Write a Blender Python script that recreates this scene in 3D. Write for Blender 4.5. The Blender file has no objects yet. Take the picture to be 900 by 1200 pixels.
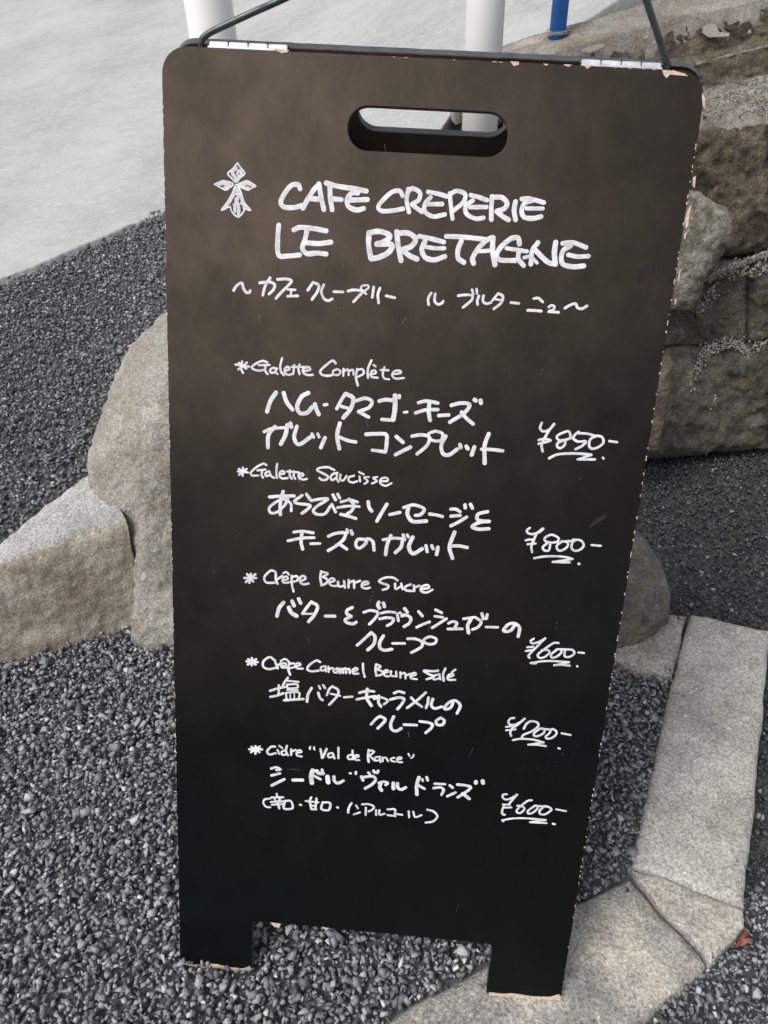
import bpy, bmesh, math, random
import numpy as np
from mathutils import Vector, Matrix, noise
from mathutils.geometry import delaunay_2d_cdt

random.seed(7)
rng = np.random.default_rng(11)
S = bpy.context.scene
COL = S.collection

# ------------------------------------------------------------------ camera
CAM = np.array([0.0, 0.0, 1.31936])
FP = 900.0                                    # focal length in pixels of a 900 x 1200 frame
dn = np.array([(490-450)/FP, (1680-600)/FP, 1.0]); dn /= np.linalg.norm(dn)
_up = -dn
_fw = np.array([0, 0, 1.0]); _fw = _fw-(_fw@_up)*_up; _fw /= np.linalg.norm(_fw)
_rt = np.cross(_fw, _up)
R = np.array([_rt, _fw, _up])                 # camera axes (right, down, forward) to world
cd = bpy.data.cameras.new('camera'); cam = bpy.data.objects.new('camera', cd); COL.objects.link(cam)
cd.sensor_fit = 'VERTICAL'; cd.sensor_height = 24; cd.sensor_width = 24; cd.lens = 18
cd.clip_start = 0.02; cd.clip_end = 500
M = Matrix.Identity(4)
for i, v in enumerate((R@[1, 0, 0], R@[0, -1, 0], R@[0, 0, -1])):
    for k in range(3): M[k][i] = v[k]
for k in range(3): M[k][3] = CAM[k]
cam.matrix_world = M
S.camera = cam
S.view_settings.view_transform = 'Standard'; S.view_settings.look = 'None'
S.view_settings.exposure = 0.60; S.view_settings.gamma = 1

# ------------------------------------------------------------------ sky and sun (bright overcast)
SUN_EL, SUN_AZ = math.radians(56), math.radians(238)   # azimuth clockwise from +Y
W = bpy.data.worlds.new('World'); S.world = W; W.use_nodes = True
nt = W.node_tree; nt.nodes.clear()
sky = nt.nodes.new('ShaderNodeTexSky'); sky.sky_type = 'NISHITA'; sky.sun_disc = False
sky.sun_elevation = SUN_EL; sky.sun_rotation = SUN_AZ; sky.dust_density = 4; sky.air_density = 1; sky.ozone_density = 1
hs = nt.nodes.new('ShaderNodeHueSaturation'); hs.inputs['Saturation'].default_value = 0.28
bg = nt.nodes.new('ShaderNodeBackground'); bg.inputs['Strength'].default_value = 0.13
wo = nt.nodes.new('ShaderNodeOutputWorld')
nt.links.new(sky.outputs[0], hs.inputs['Color']); nt.links.new(hs.outputs[0], bg.inputs[0]); nt.links.new(bg.outputs[0], wo.inputs[0])
sl = bpy.data.lights.new('sun', 'SUN'); sl.energy = 1.3; sl.angle = math.radians(24); sl.color = (1, .97, .92)
sun = bpy.data.objects.new('sun', sl); COL.objects.link(sun)
sd = Vector((math.sin(SUN_AZ)*math.cos(SUN_EL), math.cos(SUN_AZ)*math.cos(SUN_EL), math.sin(SUN_EL)))
sun.rotation_euler = sd.to_track_quat('Z', 'Y').to_euler()

# ------------------------------------------------------------------ geometry helpers
def ray(px, py): return R@np.array([(px-450)/FP, (py-600)/FP, 1.0])
def at(px, py, z):
    r = ray(px, py); return r*((z-CAM[2])/r[2])+CAM
def atY(px, py, Y):
    r = ray(px, py); return r*(Y/r[1])+CAM
def atplane(px, py, p0, n):
    r = ray(px, py); return CAM+r*(((np.array(p0)-CAM)@n)/(r@n))
def link(name, me, mat=None, parent=None, smooth=False):
    o = bpy.data.objects.new(name, me); COL.objects.link(o)
    if mat: me.materials.append(mat)
    if smooth: me.polygons.foreach_set('use_smooth', [True]*len(me.polygons))
    if parent:
        o.parent = parent; o.matrix_parent_inverse = parent_inv(parent)
    return o
def parent_inv(p):
    m = Matrix.Translation(p.location) if p.parent is None else p['_m'] if False else Matrix.Translation(p.location)
    return m.inverted()
def mesh(name, verts, faces):
    me = bpy.data.meshes.new(name); me.from_pydata([tuple(v) for v in verts], [], faces); me.update(); return me
def frombm(name, bm):
    me = bpy.data.meshes.new(name); bm.normal_update(); bm.to_mesh(me); bm.free(); return me
def thing(name, label, cat, loc=(0, 0, 0), group=None):
    o = bpy.data.objects.new(name, None); COL.objects.link(o); o.empty_display_size = .05
    o.location = Vector(loc); o['label'] = label; o['category'] = cat
    if group: o['group'] = group
    return o
def tag(o, label, cat, group=None):
    o['label'] = label; o['category'] = cat
    if group: o['group'] = group
    return o
def nz(p, s, seed=0): return noise.noise(Vector((p[0]*s+seed*7.3, p[1]*s-seed*3.1, p[2]*s+seed)))
def fbm(p, s, seed=0, o=4):
    t = 0; a = 1
    for i in range(o): t += a*nz(p, s, seed+i); s *= 2.1; a *= .5
    return t

# ------------------------------------------------------------------ materials
def newmat(name):
    m = bpy.data.materials.new(name); m.use_nodes = True
    return m, m.node_tree, m.node_tree.nodes['Principled BSDF']
def ramp(nt, fac, stops):
    r = nt.nodes.new('ShaderNodeValToRGB'); e = r.color_ramp.elements
    while len(e) < len(stops): e.new(.5)
    for el, (p, c) in zip(e, stops): el.position = p; el.color = (*c, 1)
    nt.links.new(fac, r.inputs[0]); return r.outputs[0]
def tex(nt, kind, scale, detail=6, rough=.6, vec=None):
    t = nt.nodes.new('ShaderNodeTexNoise' if kind == 'n' else 'ShaderNodeTexVoronoi'); t.inputs['Scale'].default_value = scale
    if kind == 'n': t.inputs['Detail'].default_value = detail; t.inputs['Roughness'].default_value = rough
    if vec: nt.links.new(vec, t.inputs['Vector'])
    return t.outputs[0]
def mixc(nt, f, a, b, mode='MIX'):
    m = nt.nodes.new('ShaderNodeMix'); m.data_type = 'RGBA'; m.blend_type = mode
    for s, v in ((m.inputs[0], f), (m.inputs[6], a), (m.inputs[7], b)):
        if isinstance(v, (int, float)): s.default_value = v
        elif isinstance(v, tuple): s.default_value = (*v, 1)
        else: nt.links.new(v, s)
    return m.outputs[2]
def coord(nt, scale=(1, 1, 1), rot=(0, 0, 0)):
    g = nt.nodes.new('ShaderNodeNewGeometry'); mp = nt.nodes.new('ShaderNodeMapping')
    mp.inputs['Scale'].default_value = scale; mp.inputs['Rotation'].default_value = rot
    nt.links.new(g.outputs['Position'], mp.inputs[0]); return mp.outputs[0]
def bump(nt, bs, h, dist, strength=1.0):
    b = nt.nodes.new('ShaderNodeBump'); b.inputs['Distance'].default_value = dist; b.inputs['Strength'].default_value = strength
    nt.links.new(h, b.inputs['Height']); nt.links.new(b.outputs[0], bs.inputs['Normal'])
def stone_mat(name, base, dark, light, moss=None, speck=.5, rough=.9, big=6.0, grain=260, contrast=1.0, bd=.004, face=None):
    """weathered cement or stone: large stains, medium blotches, fine sandy grain"""
    m, nt, bs = newmat(name); v = coord(nt)
    c = ramp(nt, tex(nt, 'n', big, 7, .65, v), [(.36, dark), (.5, base), (.66, light)])
    if moss:
        c = mixc(nt, ramp(nt, tex(nt, 'n', big*1.7, 8, .7, coord(nt, (1, 1, 1.4), (.3, 0, 1))), [(.48, (0, 0, 0)), (.62, (.8,)*3)]), c, moss)
    gr = tex(nt, 'n', grain, 3, .75, v)
    c = mixc(nt, speck, c, ramp(nt, gr, [(.33, (.25,)*3), (.5, (.62,)*3), (.68, (1.0,)*3)]), 'MULTIPLY')
    g2 = tex(nt, 'n', grain*.42, 4, .8, coord(nt, (1, 1, 1), (.5, .7, .2)))
    c = mixc(nt, ramp(nt, g2, [(.60, (0, 0, 0)), (.70, (.55,)*3)]), c, tuple(min(1, k*1.7) for k in light))
    c = mixc(nt, ramp(nt, g2, [(.30, (.7,)*3), (.38, (0, 0, 0))]), c, tuple(k*.4 for k in dark))
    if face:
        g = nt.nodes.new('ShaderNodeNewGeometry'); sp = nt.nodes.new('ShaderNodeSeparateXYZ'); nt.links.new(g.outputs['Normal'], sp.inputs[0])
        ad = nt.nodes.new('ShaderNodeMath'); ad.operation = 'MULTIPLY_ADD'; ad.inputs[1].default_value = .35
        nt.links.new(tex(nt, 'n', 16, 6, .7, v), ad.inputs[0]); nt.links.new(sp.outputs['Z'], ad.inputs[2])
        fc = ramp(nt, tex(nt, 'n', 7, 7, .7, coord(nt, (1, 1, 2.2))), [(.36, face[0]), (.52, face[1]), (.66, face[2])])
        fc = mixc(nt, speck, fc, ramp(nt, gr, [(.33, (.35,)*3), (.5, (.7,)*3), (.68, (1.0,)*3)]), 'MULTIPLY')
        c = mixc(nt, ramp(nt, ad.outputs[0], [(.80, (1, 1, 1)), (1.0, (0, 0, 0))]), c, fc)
    nt.links.new(c, bs.inputs['Base Color']); bs.inputs['Roughness'].default_value = rough
    bs.inputs['Specular IOR Level'].default_value = .25
    mm = nt.nodes.new('ShaderNodeMath'); mm.operation = 'MULTIPLY_ADD'; mm.inputs[1].default_value = .5
    nt.links.new(gr, mm.inputs[0]); nt.links.new(g2, mm.inputs[2]); bump(nt, bs, mm.outputs[0], bd, .9)
    return m
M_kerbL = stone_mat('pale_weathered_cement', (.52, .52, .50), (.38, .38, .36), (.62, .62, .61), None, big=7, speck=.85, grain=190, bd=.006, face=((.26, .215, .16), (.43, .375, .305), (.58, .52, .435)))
M_kerbR = stone_mat('grey_cement', (0.569, 0.549, 0.502), (0.409, 0.390, 0.359), (0.719, 0.695, 0.646), None, big=7, speck=.85, grain=190, bd=.007)
M_kerbF = stone_mat('corner_cement', (0.494, 0.470, 0.428), (0.260, 0.255, 0.244), (0.685, 0.625, 0.527), (0.329, 0.316, 0.290), big=9, speck=.85, grain=190, bd=.007)
M_fill = stone_mat('yellowish_mortar', (0.547, 0.507, 0.441), (0.360, 0.338, 0.298), (0.696, 0.652, 0.584), (0.423, 0.399, 0.373), big=12, speck=.85, grain=170, bd=.007)
M_bould = stone_mat('pinkish_boulder', (0.407, 0.378, 0.337), (0.256, 0.240, 0.206), (0.535, 0.516, 0.474), (0.349, 0.300, 0.237), big=5, speck=.75, grain=190, bd=.007)
M_dboul = stone_mat('dark_boulder', (.19, .18, .165), (.11, .105, .095), (.29, .275, .25), (.24, .21, .13), big=16, speck=.75, grain=200, bd=.007)
M_gboul = stone_mat('lichen_boulder', (.24, .22, .18), (.10, .09, .07), (.44, .42, .38), (.15, .13, .09), big=20, speck=.7, grain=220, bd=.006)
M_sliver = stone_mat('brown_rock', (.16, .13, .10), (.09, .07, .05), (.24, .20, .16), None, big=14, speck=.5, grain=330)
M_wallb = stone_mat('brown_wall_stone', (0.119, 0.094, 0.065), (0.038, 0.030, 0.023), (0.248, 0.200, 0.140), (0.065, 0.057, 0.045), big=14, speck=.8, grain=150, bd=.008)
M_walld = stone_mat('dark_wall_stone', (0.106, 0.100, 0.085), (0.044, 0.041, 0.037), (0.206, 0.188, 0.150), (0.150, 0.125, 0.075), big=15, speck=.8, grain=160, bd=.008)
M_upper = stone_mat('brown_upper_stone', (.17, .14, .10), (.09, .073, .05), (.26, .22, .165), (.12, .105, .08), big=14, speck=.8, grain=150, bd=.008)
M_cope = stone_mat('gritty_coping', (.30, .28, .25), (.20, .18, .15), (.42, .40, .36), (.24, .20, .15), big=9, speck=.7, grain=180)
M_mort2 = stone_mat('pale_mortar_lip', (.26, .23, .19), (.16, .14, .11), (.36, .33, .28), None, big=22, speck=.7, grain=220)
M_mort = stone_mat('white_mortar', (.40, .38, .34), (.25, .23, .19), (.58, .56, .52), None, big=22, speck=.5, grain=220)

# smooth concrete of the drive: brushed, faint scratches
m, nt_, bs = newmat('brushed_concrete'); v = coord(nt_)
c = ramp(nt_, tex(nt_, 'n', 1.6, 8, .6, v), [(.34, (0.279, 0.285, 0.275)), (.5, (0.349, 0.351, 0.342)), (.68, (0.409, 0.412, 0.404))])
c = mixc(nt_, ramp(nt_, tex(nt_, 'n', 9, 8, .72, coord(nt_, (1, 1, 1))), [(.4, (.0,)*3), (.75, (.55,)*3)]), c, (.42, .425, .42))
c = mixc(nt_, ramp(nt_, tex(nt_, 'n', 22, 9, .78, coord(nt_, (1, 1.6, 1), (0, 0, .5))), [(.50, (0, 0, 0)), (.72, (.75,)*3)]), c, (.50, .51, .507))
c = mixc(nt_, ramp(nt_, tex(nt_, 'n', 11, 9, .75, coord(nt_, (1, 1.3, 1), (0, .3, -.6))), [(.30, (.6,)*3), (.46, (0, 0, 0))]), c, (.27, .27, .262))
c = mixc(nt_, ramp(nt_, tex(nt_, 'n', 26, 4, .7, coord(nt_, (5, .35, 1), (0, 0, -.75))), [(.60, (0, 0, 0)), (.74, (.45,)*3)]), c, (.52, .525, .522))
c = mixc(nt_, .55, c, ramp(nt_, tex(nt_, 'n', 150, 4, .8, v), [(.35, (.55,)*3), (.6, (1, 1, 1))]), 'MULTIPLY')
nt_.links.new(c, bs.inputs['Base Color']); bs.inputs['Roughness'].default_value = .75
bump(nt_, bs, tex(nt_, 'n', 120, 6, .7, v), .002, .5); M_conc = m

def gravel_mat(name, stops, rough=.55):
    m, nt, bs = newmat(name)
    g = nt.nodes.new('ShaderNodeNewGeometry')
    c = ramp(nt, g.outputs['Random Per Island'], stops)
    c = mixc(nt, .75, c, ramp(nt, tex(nt, 'n', 240, 5, .75, coord(nt)), [(.32, (.35,)*3), (.5, (.7,)*3), (.7, (1.3,)*3)]), 'MULTIPLY')
    nt.links.new(c, bs.inputs['Base Color']); bs.inputs['Roughness'].default_value = rough
    bump(nt, bs, tex(nt, 'n', 420, 4, .7, coord(nt)), .0010, .5)
    return m
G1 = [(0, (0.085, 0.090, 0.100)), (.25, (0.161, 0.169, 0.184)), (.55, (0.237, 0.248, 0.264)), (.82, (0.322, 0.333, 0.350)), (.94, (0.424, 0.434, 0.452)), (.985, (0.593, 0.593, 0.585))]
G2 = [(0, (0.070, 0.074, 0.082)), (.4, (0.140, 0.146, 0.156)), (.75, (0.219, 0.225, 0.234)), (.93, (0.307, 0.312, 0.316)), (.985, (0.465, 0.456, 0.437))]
G3 = [(0, (0.024, 0.026, 0.029)), (.4, (0.043, 0.045, 0.049)), (.8, (0.071, 0.073, 0.077)), (.965, (0.103, 0.107, 0.112)), (.992, (0.344, 0.335, 0.310))]  # dark stone tones, with the shade by the wall put into the colour
M_gA = gravel_mat('grey_crushed_stone', G1, .72)
M_gB = gravel_mat('mid_grey_crushed_stone', G2, .72)
M_gC = gravel_mat('dark_shaded_crushed_stone', G3, .5)
M_soil = stone_mat('stone_dust', (.10, .10, .103), (.065, .065, .065), (.15, .15, .15), None, big=20)

# board paint
m, nt_, bs = newmat('worn_black_paint_baked_sheen'); v = coord(nt_)
c = ramp(nt_, tex(nt_, 'n', 3.2, 6, .6, v), [(.35, (.0024, .0038, .0040)), (.55, (.0034, .0043, .0042)), (.72, (.0050, .0050, .0044))])
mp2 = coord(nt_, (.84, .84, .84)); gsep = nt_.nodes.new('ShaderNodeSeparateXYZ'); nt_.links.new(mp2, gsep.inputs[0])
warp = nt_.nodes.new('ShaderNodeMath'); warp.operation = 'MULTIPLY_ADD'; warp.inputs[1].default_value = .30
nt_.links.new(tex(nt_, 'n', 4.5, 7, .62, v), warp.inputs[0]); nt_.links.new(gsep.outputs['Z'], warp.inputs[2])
hz = ramp(nt_, warp.outputs[0], [(.46, (0, 0, 0)), (.72, (.13,)*3), (.93, (.46,)*3), (1.0, (.62,)*3)])   # brown reflection of the surroundings painted in, blotchy, strongest towards the top
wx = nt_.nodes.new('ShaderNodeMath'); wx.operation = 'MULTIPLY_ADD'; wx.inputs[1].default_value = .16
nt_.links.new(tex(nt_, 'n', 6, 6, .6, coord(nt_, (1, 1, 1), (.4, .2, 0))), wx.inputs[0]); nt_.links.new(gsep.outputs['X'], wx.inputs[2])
hx = ramp(nt_, wx.outputs[0], [(0.0, (1, 1, 1)), (.22, (.54,)*3), (.36, (.27,)*3)])  # painted reflection weakens towards the right
baked_sheen = mixc(nt_, 1.0, hz, hx, 'MULTIPLY')
c = mixc(nt_, 1.0, c, mixc(nt_, 1.0, (.120, .088, .064), baked_sheen, 'MULTIPLY'), 'ADD')
sm = ramp(nt_, tex(nt_, 'n', 7.5, 5, .55, coord(nt_, (1, 1, .8), (0, .6, 0))), [(.30, (.66,)*3), (.43, (1, 1, 1)), (.60, (1, 1, 1)), (.72, (1.25,)*3)])   # wiped smears
sm = mixc(nt_, 1.0, sm, ramp(nt_, tex(nt_, 'n', 22, 8, .7, coord(nt_, (1, 1, .6), (0, -.5, 0))), [(.34, (.72,)*3), (.5, (1, 1, 1)), (.66, (1.22,)*3)]), 'MULTIPLY')
c = mixc(nt_, .8, c, sm, 'MULTIPLY')
c = mixc(nt_, ramp(nt_, tex(nt_, 'n', 30, 9, .8, v), [(.64, (0, 0, 0)), (.80, (.22,)*3)]), c, (.10, .088, .07))
c = mixc(nt_, ramp(nt_, tex(nt_, 'n', 190, 3, .8, v), [(.70, (0, 0, 0)), (.80, (.5,)*3)]), c, (.06, .055, .047))
nt_.links.new(c, bs.inputs['Base Color'])
rr = nt_.nodes.new('ShaderNodeMapRange'); rr.inputs['To Min'].default_value = .36; rr.inputs['To Max'].default_value = .55; bs.inputs['Specular IOR Level'].default_value = .10
nt_.links.new(tex(nt_, 'n', 12, 8, .7, v), rr.inputs[0]); nt_.links.new(rr.outputs[0], bs.inputs['Roughness'])
bump(nt_, bs, tex(nt_, 'n', 14, 5, .6, v), .0022, .45); M_board = m
def plain(name, col, rough=.5, metal=0, var=.0, spec=.5, vs=40):
    m, nt, bs = newmat(name)
    if var:
        c = mixc(nt, ramp(nt, tex(nt, 'n', vs, 6, .7, coord(nt)), [(.35, (0, 0, 0)), (.7, (1, 1, 1))]), tuple(k*(1-var) for k in col), tuple(min(1, k*(1+var)) for k in col))
        nt.links.new(c, bs.inputs['Base Color'])
    else: bs.inputs['Base Color'].default_value = (*col, 1)
    bs.inputs['Roughness'].default_value = rough; bs.inputs['Metallic'].default_value = metal; bs.inputs['Specular IOR Level'].default_value = spec
    return m
M_ink = plain('white_paint_marker', (.60, .60, .635), .55, var=.27, vs=85)
M_ink2 = plain('thin_white_marker', (.50, .50, .52), .6, var=.3, vs=420)
M_speck = plain('pale_scratch', (.13, .125, .11), .7, var=.3)
M_edge = plain('panel_edge', (.055, .062, .07), .4, var=.3)
M_wood = plain('raw_plywood', (.52, .385, .29), .8, var=.3, vs=200)
M_gouge = plain('dull_scuff', (.016, .0145, .013), .5, var=.5, spec=.2)
M_steel = plain('hinge_zinc', (.62, .62, .66), .42, .5, var=.22, vs=70)
M_pin = plain('hinge_gap', (.05, .05, .06), .5, .5)
M_rod = plain('dark_green_wire', (.045, .06, .058), .33, .3, var=.35, vs=90)
M_white = plain('white_enamel', (.80, .80, .78), .35, var=.04, vs=4)
M_blue = plain('blue_enamel', (.02, .19, .66), .38, var=.22, vs=30)
M_leaf = plain('dry_leaf', (.24, .085, .05), .7, var=.4, vs=120)
M_flake = plain('pale_flake', (.36, .33, .29), .8, var=.25, vs=120)

# ------------------------------------------------------------------ terrain
def concz(x, y):
    g = .38 if x > -.7 else .38-.26*min(1, (-.7-x)/.6)
    z = .45+(.38*(x+.707) if x > -.7 else .12*(x+.707))+.1*(min(y, 9)-2.63)
    return min(z, 1.6)
YB = [(-3, .35), (-1.2, 1.03), (-.86, 1.19), (-.62, 1.36), (-.45, 1.47), (0, 1.62), (.4, 1.95), (3, 2.3)]
YC = [(-4, 1.0), (-1.9, 1.95), (-1.18, 2.36), (-.98, 2.50), (-.74, 2.66), (0, 2.2), (.4, 2.2), (3, 2.8)]
def il(t, x):
    for (a, ya), (b, yb) in zip(t, t[1:]):
        if x <= b: return ya+(yb-ya)*max(0, (x-a))/(b-a)
    return t[-1][1]
def sst(a, b, x):
    t = max(0, min(1, (x-a)/(b-a))); return t*t*(3-2*t)
def ground(x, y):
    front = -.036*sst(-.36, -.06, x)-.015*sst(.45, .62, x)-.05*sst(.6, .9, x+.5*(.9-min(y, .9)))
    yb = il(YB, x); yc = il(YC, x)
    t = max(0, min(1, (y-yb)/max(.05, yc-yb)))
    back = .225+.03*sst(-.9, -.6, x)+(concz(x, yc)-.001-.24)*t
    k = sst(-.02, .03, y-yb) if x < -.42 else sst(-.05, .30, y-yb)*(1-sst(.05, .42, x))
    return front+(back-front)*k
def dipped(x, y): return ground(x, y)-.012
xs = np.concatenate([[-60, -20, -8, -4], np.arange(-2.6, 2.2, .03), [4, 8, 20, 60]])
ys = np.concatenate([[-40, -10, -3, -1], np.arange(-.3, 3.0, .03), [4, 8, 20, 60]])
vs = [(x, y, dipped(x, y)-(.5 if y > 3.5 else 0)) for y in ys for x in xs]; n = len(xs)
fs = [(j*n+i, j*n+i+1, (j+1)*n+i+1, (j+1)*n+i) for j in range(len(ys)-1) for i in range(n-1)]
o = link('ground', mesh('ground', vs, fs), M_soil, smooth=True); o['kind'] = 'structure'

# concrete drive: front edge follows the traced curve, has a rolled lip 3-4 cm deep
edge = [(-1000, 560), (-500, 470), (-200, 393), (0, 325), (44, 309), (76, 295), (98, 286), (133, 271), (155, 261), (189, 251)]
ep = []
for px, py in edge:
    z = .4
    for _ in range(40):
        p = at(px, py, z); z = z*.5+.5*concz(p[0], min(p[1], 6))
    ep.append((p[0], p[1]))
ep += [(-.62, 2.72), (-.45, 2.60), (-.3, 2.42), (-.15, 2.28), (.02, 2.18), (.13, 2.19), (.24, 2.42), (.42, 2.54), (.9, 2.78), (1.6, 3.1), (3.0, 3.6)]
ex = []
for (a, b), (c_, d) in zip(ep, ep[1:]):
    for t in np.linspace(0, 1, 14, endpoint=False): ex.append((a+(c_-a)*t, b+(d-b)*t))
ex.append(ep[-1])
rows = []
for (x, y) in ex:
    w = .008*nz((x, y, 0), 9)+.004*fbm((x, y, 0), 45, 2, 3)
    y = y+w
    r = [(x, y-.006, concz(x, y)-.075), (x, y-.004, concz(x, y)-.006), (x, y-.001, concz(x, y)-.0012), (x, y+.002, concz(x, y)), (x, y+.008, concz(x, y)+.0005)]
    for q in list(np.linspace(.03, 1, 24)**1.6*8)+[20, 60]:
        X = x+q*(.35*(x+.5) if q < 9 else .2*x); Y = y+q; r.append((X, Y, concz(X, Y)+.004*nz((X, Y, 0), 1.3)))
    rows.append(r)
k = len(rows[0]); vs = [p for r in rows for p in r]
fs = [(i*k+j, (i+1)*k+j, (i+1)*k+j+1, i*k+j+1) for i in range(len(rows)-1) for j in range(k-1)]
o = link('concrete_driveway', mesh('drive', vs, fs), M_conc, smooth=True); o['kind'] = 'structure'

# ------------------------------------------------------------------ rocks and kerbs
def inpoly(x, y, P):
    c = False; j = len(P)-1
    for i in range(len(P)):
        if (P[i][1] > y) != (P[j][1] > y) and x < (P[j][0]-P[i][0])*(y-P[i][1])/(P[j][1]-P[i][1])+P[i][0]: c = not c
        j = i
    return c
def subdiv_noise(bm, amp, sc, seed, cuts=0):
    if cuts: bmesh.ops.subdivide_edges(bm, edges=bm.edges[:], cuts=cuts, use_grid_fill=True)
    bm.normal_update()
    for v in bm.verts: v.co += v.normal*(amp*fbm(v.co, sc, seed))
def slab(name, poly, depth, mat, seed, bev=.012, amp=.0022, res=.014, skew=(0, 0), parent=None):
    """stone with a traced top outline: sides fall away, rounded arris, rough skin"""
    P = []
    m = len(poly)
    for i in range(m):
        a = np.array(poly[i]); b = np.array(poly[(i+1) % m]); L = np.linalg.norm(b-a); k = max(1, int(L/res))
        for t in range(k): P.append(a+(b-a)*t/k)
    c = np.mean(P, 0); n = len(P)
    A = sum(P[i][0]*P[(i+1) % n][1]-P[(i+1) % n][0]*P[i][1] for i in range(n))
    if A < 0: P = P[::-1]
    for i in range(n):
        P[i] = P[i]+np.array([nz(P[i], 25, seed), nz(P[i], 25, seed+5), 0])*.0022
    def inset(d):
        out = []
        for i in range(n):
            t = P[(i+1) % n]-P[i-1]; t[2] = 0; t = t/(np.linalg.norm(t)+1e-9); out.append(P[i]+np.array([-t[1], t[0], 0])*d)
        return out
    rings = []
    for d, h in ((.0, -depth), (-.0, -depth*.5), (0, -bev*1.2), (bev*.12, -bev*.55), (bev*.42, -bev*.16), (bev, 0)):
        rings.append([p+np.array([skew[0]*h, skew[1]*h, h]) for p in inset(d)])
    top = rings[-1]; vs = [p for r in rings for p in r]; fs = []
    for j in range(len(rings)-1):
        for i in range(n): fs.append((j*n+i, j*n+(i+1) % n, (j+1)*n+(i+1) % n, (j+1)*n+i))
    L = (len(rings)-1)*n; zt = np.mean([p[2] for p in top]); tp = [(p[0], p[1]) for p in top]
    x0, x1 = min(p[0] for p in tp), max(p[0] for p in tp); y0, y1 = min(p[1] for p in tp), max(p[1] for p in tp); inner = []
    for X in np.arange(x0, x1, .009):
        for Y in np.arange(y0, y1, .009):
            q = (X+random.uniform(-.002, .002), Y+random.uniform(-.002, .002))
            if inpoly(q[0], q[1], tp) and min((q[0]-a[0])**2+(q[1]-a[1])**2 for a in tp) > .005**2: inner.append(q)
    ov, oe, of, ovi, _, _ = delaunay_2d_cdt([Vector(p) for p in tp+inner], [], [list(range(n))], 1, 1e-6)
    idm = []
    for k, v in enumerate(ov):
        o_ = [q for q in ovi[k] if q < n]
        if o_: idm.append(L+o_[0])
        else: vs.append(np.array([v[0], v[1], zt])); idm.append(len(vs)-1)
    for f in of: fs.append(tuple(idm[k] for k in f))
    me = mesh(name, vs, fs); bm = bmesh.new(); bm.from_mesh(me); bpy.data.meshes.remove(me)
    bmesh.ops.recalc_face_normals(bm, faces=bm.faces[:]); bm.normal_update()
    for v in bm.verts: v.co += v.normal*(amp*fbm(v.co, 16, seed)+amp*.75*fbm(v.co, 70, seed, 4)-amp*1.6*max(0, fbm(v.co, 30, seed+4, 4)-.45))
    return link(name, frombm(name, bm), mat, parent, True)
def rock(name, px, Y, thick, mat, seed, lean=0., amp=.012, z0=None):
    """rounded boulder whose outline stands at distance Y and bulges both ways"""
    P0 = [atY(x, y, Y) for x, y in px]
    zc = np.mean([p[2] for p in P0]); P0 = [atY(x, y, Y+lean*(p[2]-zc)) for (x, y), p in zip(px, P0)]
    P = []; m = len(P0)
    for i in range(m):                       # Catmull-Rom round the outline
        a, b, c, d = P0[i-1], P0[i], P0[(i+1) % m], P0[(i+2) % m]
        for t in np.linspace(0, 1, 11, endpoint=False):
            P.append(.5*((2*b)+(-a+c)*t+(2*a-5*b+4*c-d)*t*t+(-a+3*b-3*c+d)*t**3))
    c = np.mean(P, 0); n = len(P); K = 44; vs = []
    for j in range(K+1):
        th = -math.pi/2+math.pi*j/K
        s = abs(math.cos(th))**.62; off = math.sin(th)*thick
        for p in P: vs.append(c+(p-c)*max(s, .02)+np.array([0, off, 0]))
    fs = [(j*n+i, j*n+(i+1) % n, (j+1)*n+(i+1) % n, (j+1)*n+i) for j in range(K) for i in range(n)]
    me = mesh(name, vs, fs); bm = bmesh.new(); bm.from_mesh(me)
    bmesh.ops.holes_fill(bm, edges=bm.edges[:]); bmesh.ops.recalc_face_normals(bm, faces=bm.faces[:]); bm.to_mesh(me); bm.free()
    ob = bpy.data.objects.new('tmp', me); COL.objects.link(ob); md = ob.modifiers.new('r', 'REMESH'); md.mode = 'VOXEL'; md.voxel_size = .005 if thick > .1 else .004
    me2 = bpy.data.meshes.new_from_object(ob.evaluated_get(bpy.context.evaluated_depsgraph_get())); bpy.data.objects.remove(ob); bpy.data.meshes.remove(me)
    bm = bmesh.new(); bm.from_mesh(me2); bpy.data.meshes.remove(me2)
    for _ in range(6): bmesh.ops.smooth_vert(bm, verts=bm.verts[:], factor=.5, use_axis_x=True, use_axis_y=True, use_axis_z=True)
    bm.normal_update()
    for v in bm.verts:
        v.co += v.normal*(amp*fbm(v.co, 5, seed)*.6+amp*.35*abs(fbm(v.co, 18, seed, 4))+.0035*fbm(v.co, 42, seed, 3)+.0014*fbm(v.co, 110, seed, 2))
    o = link(name, frombm(name, bm), mat, None, True); return o

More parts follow.
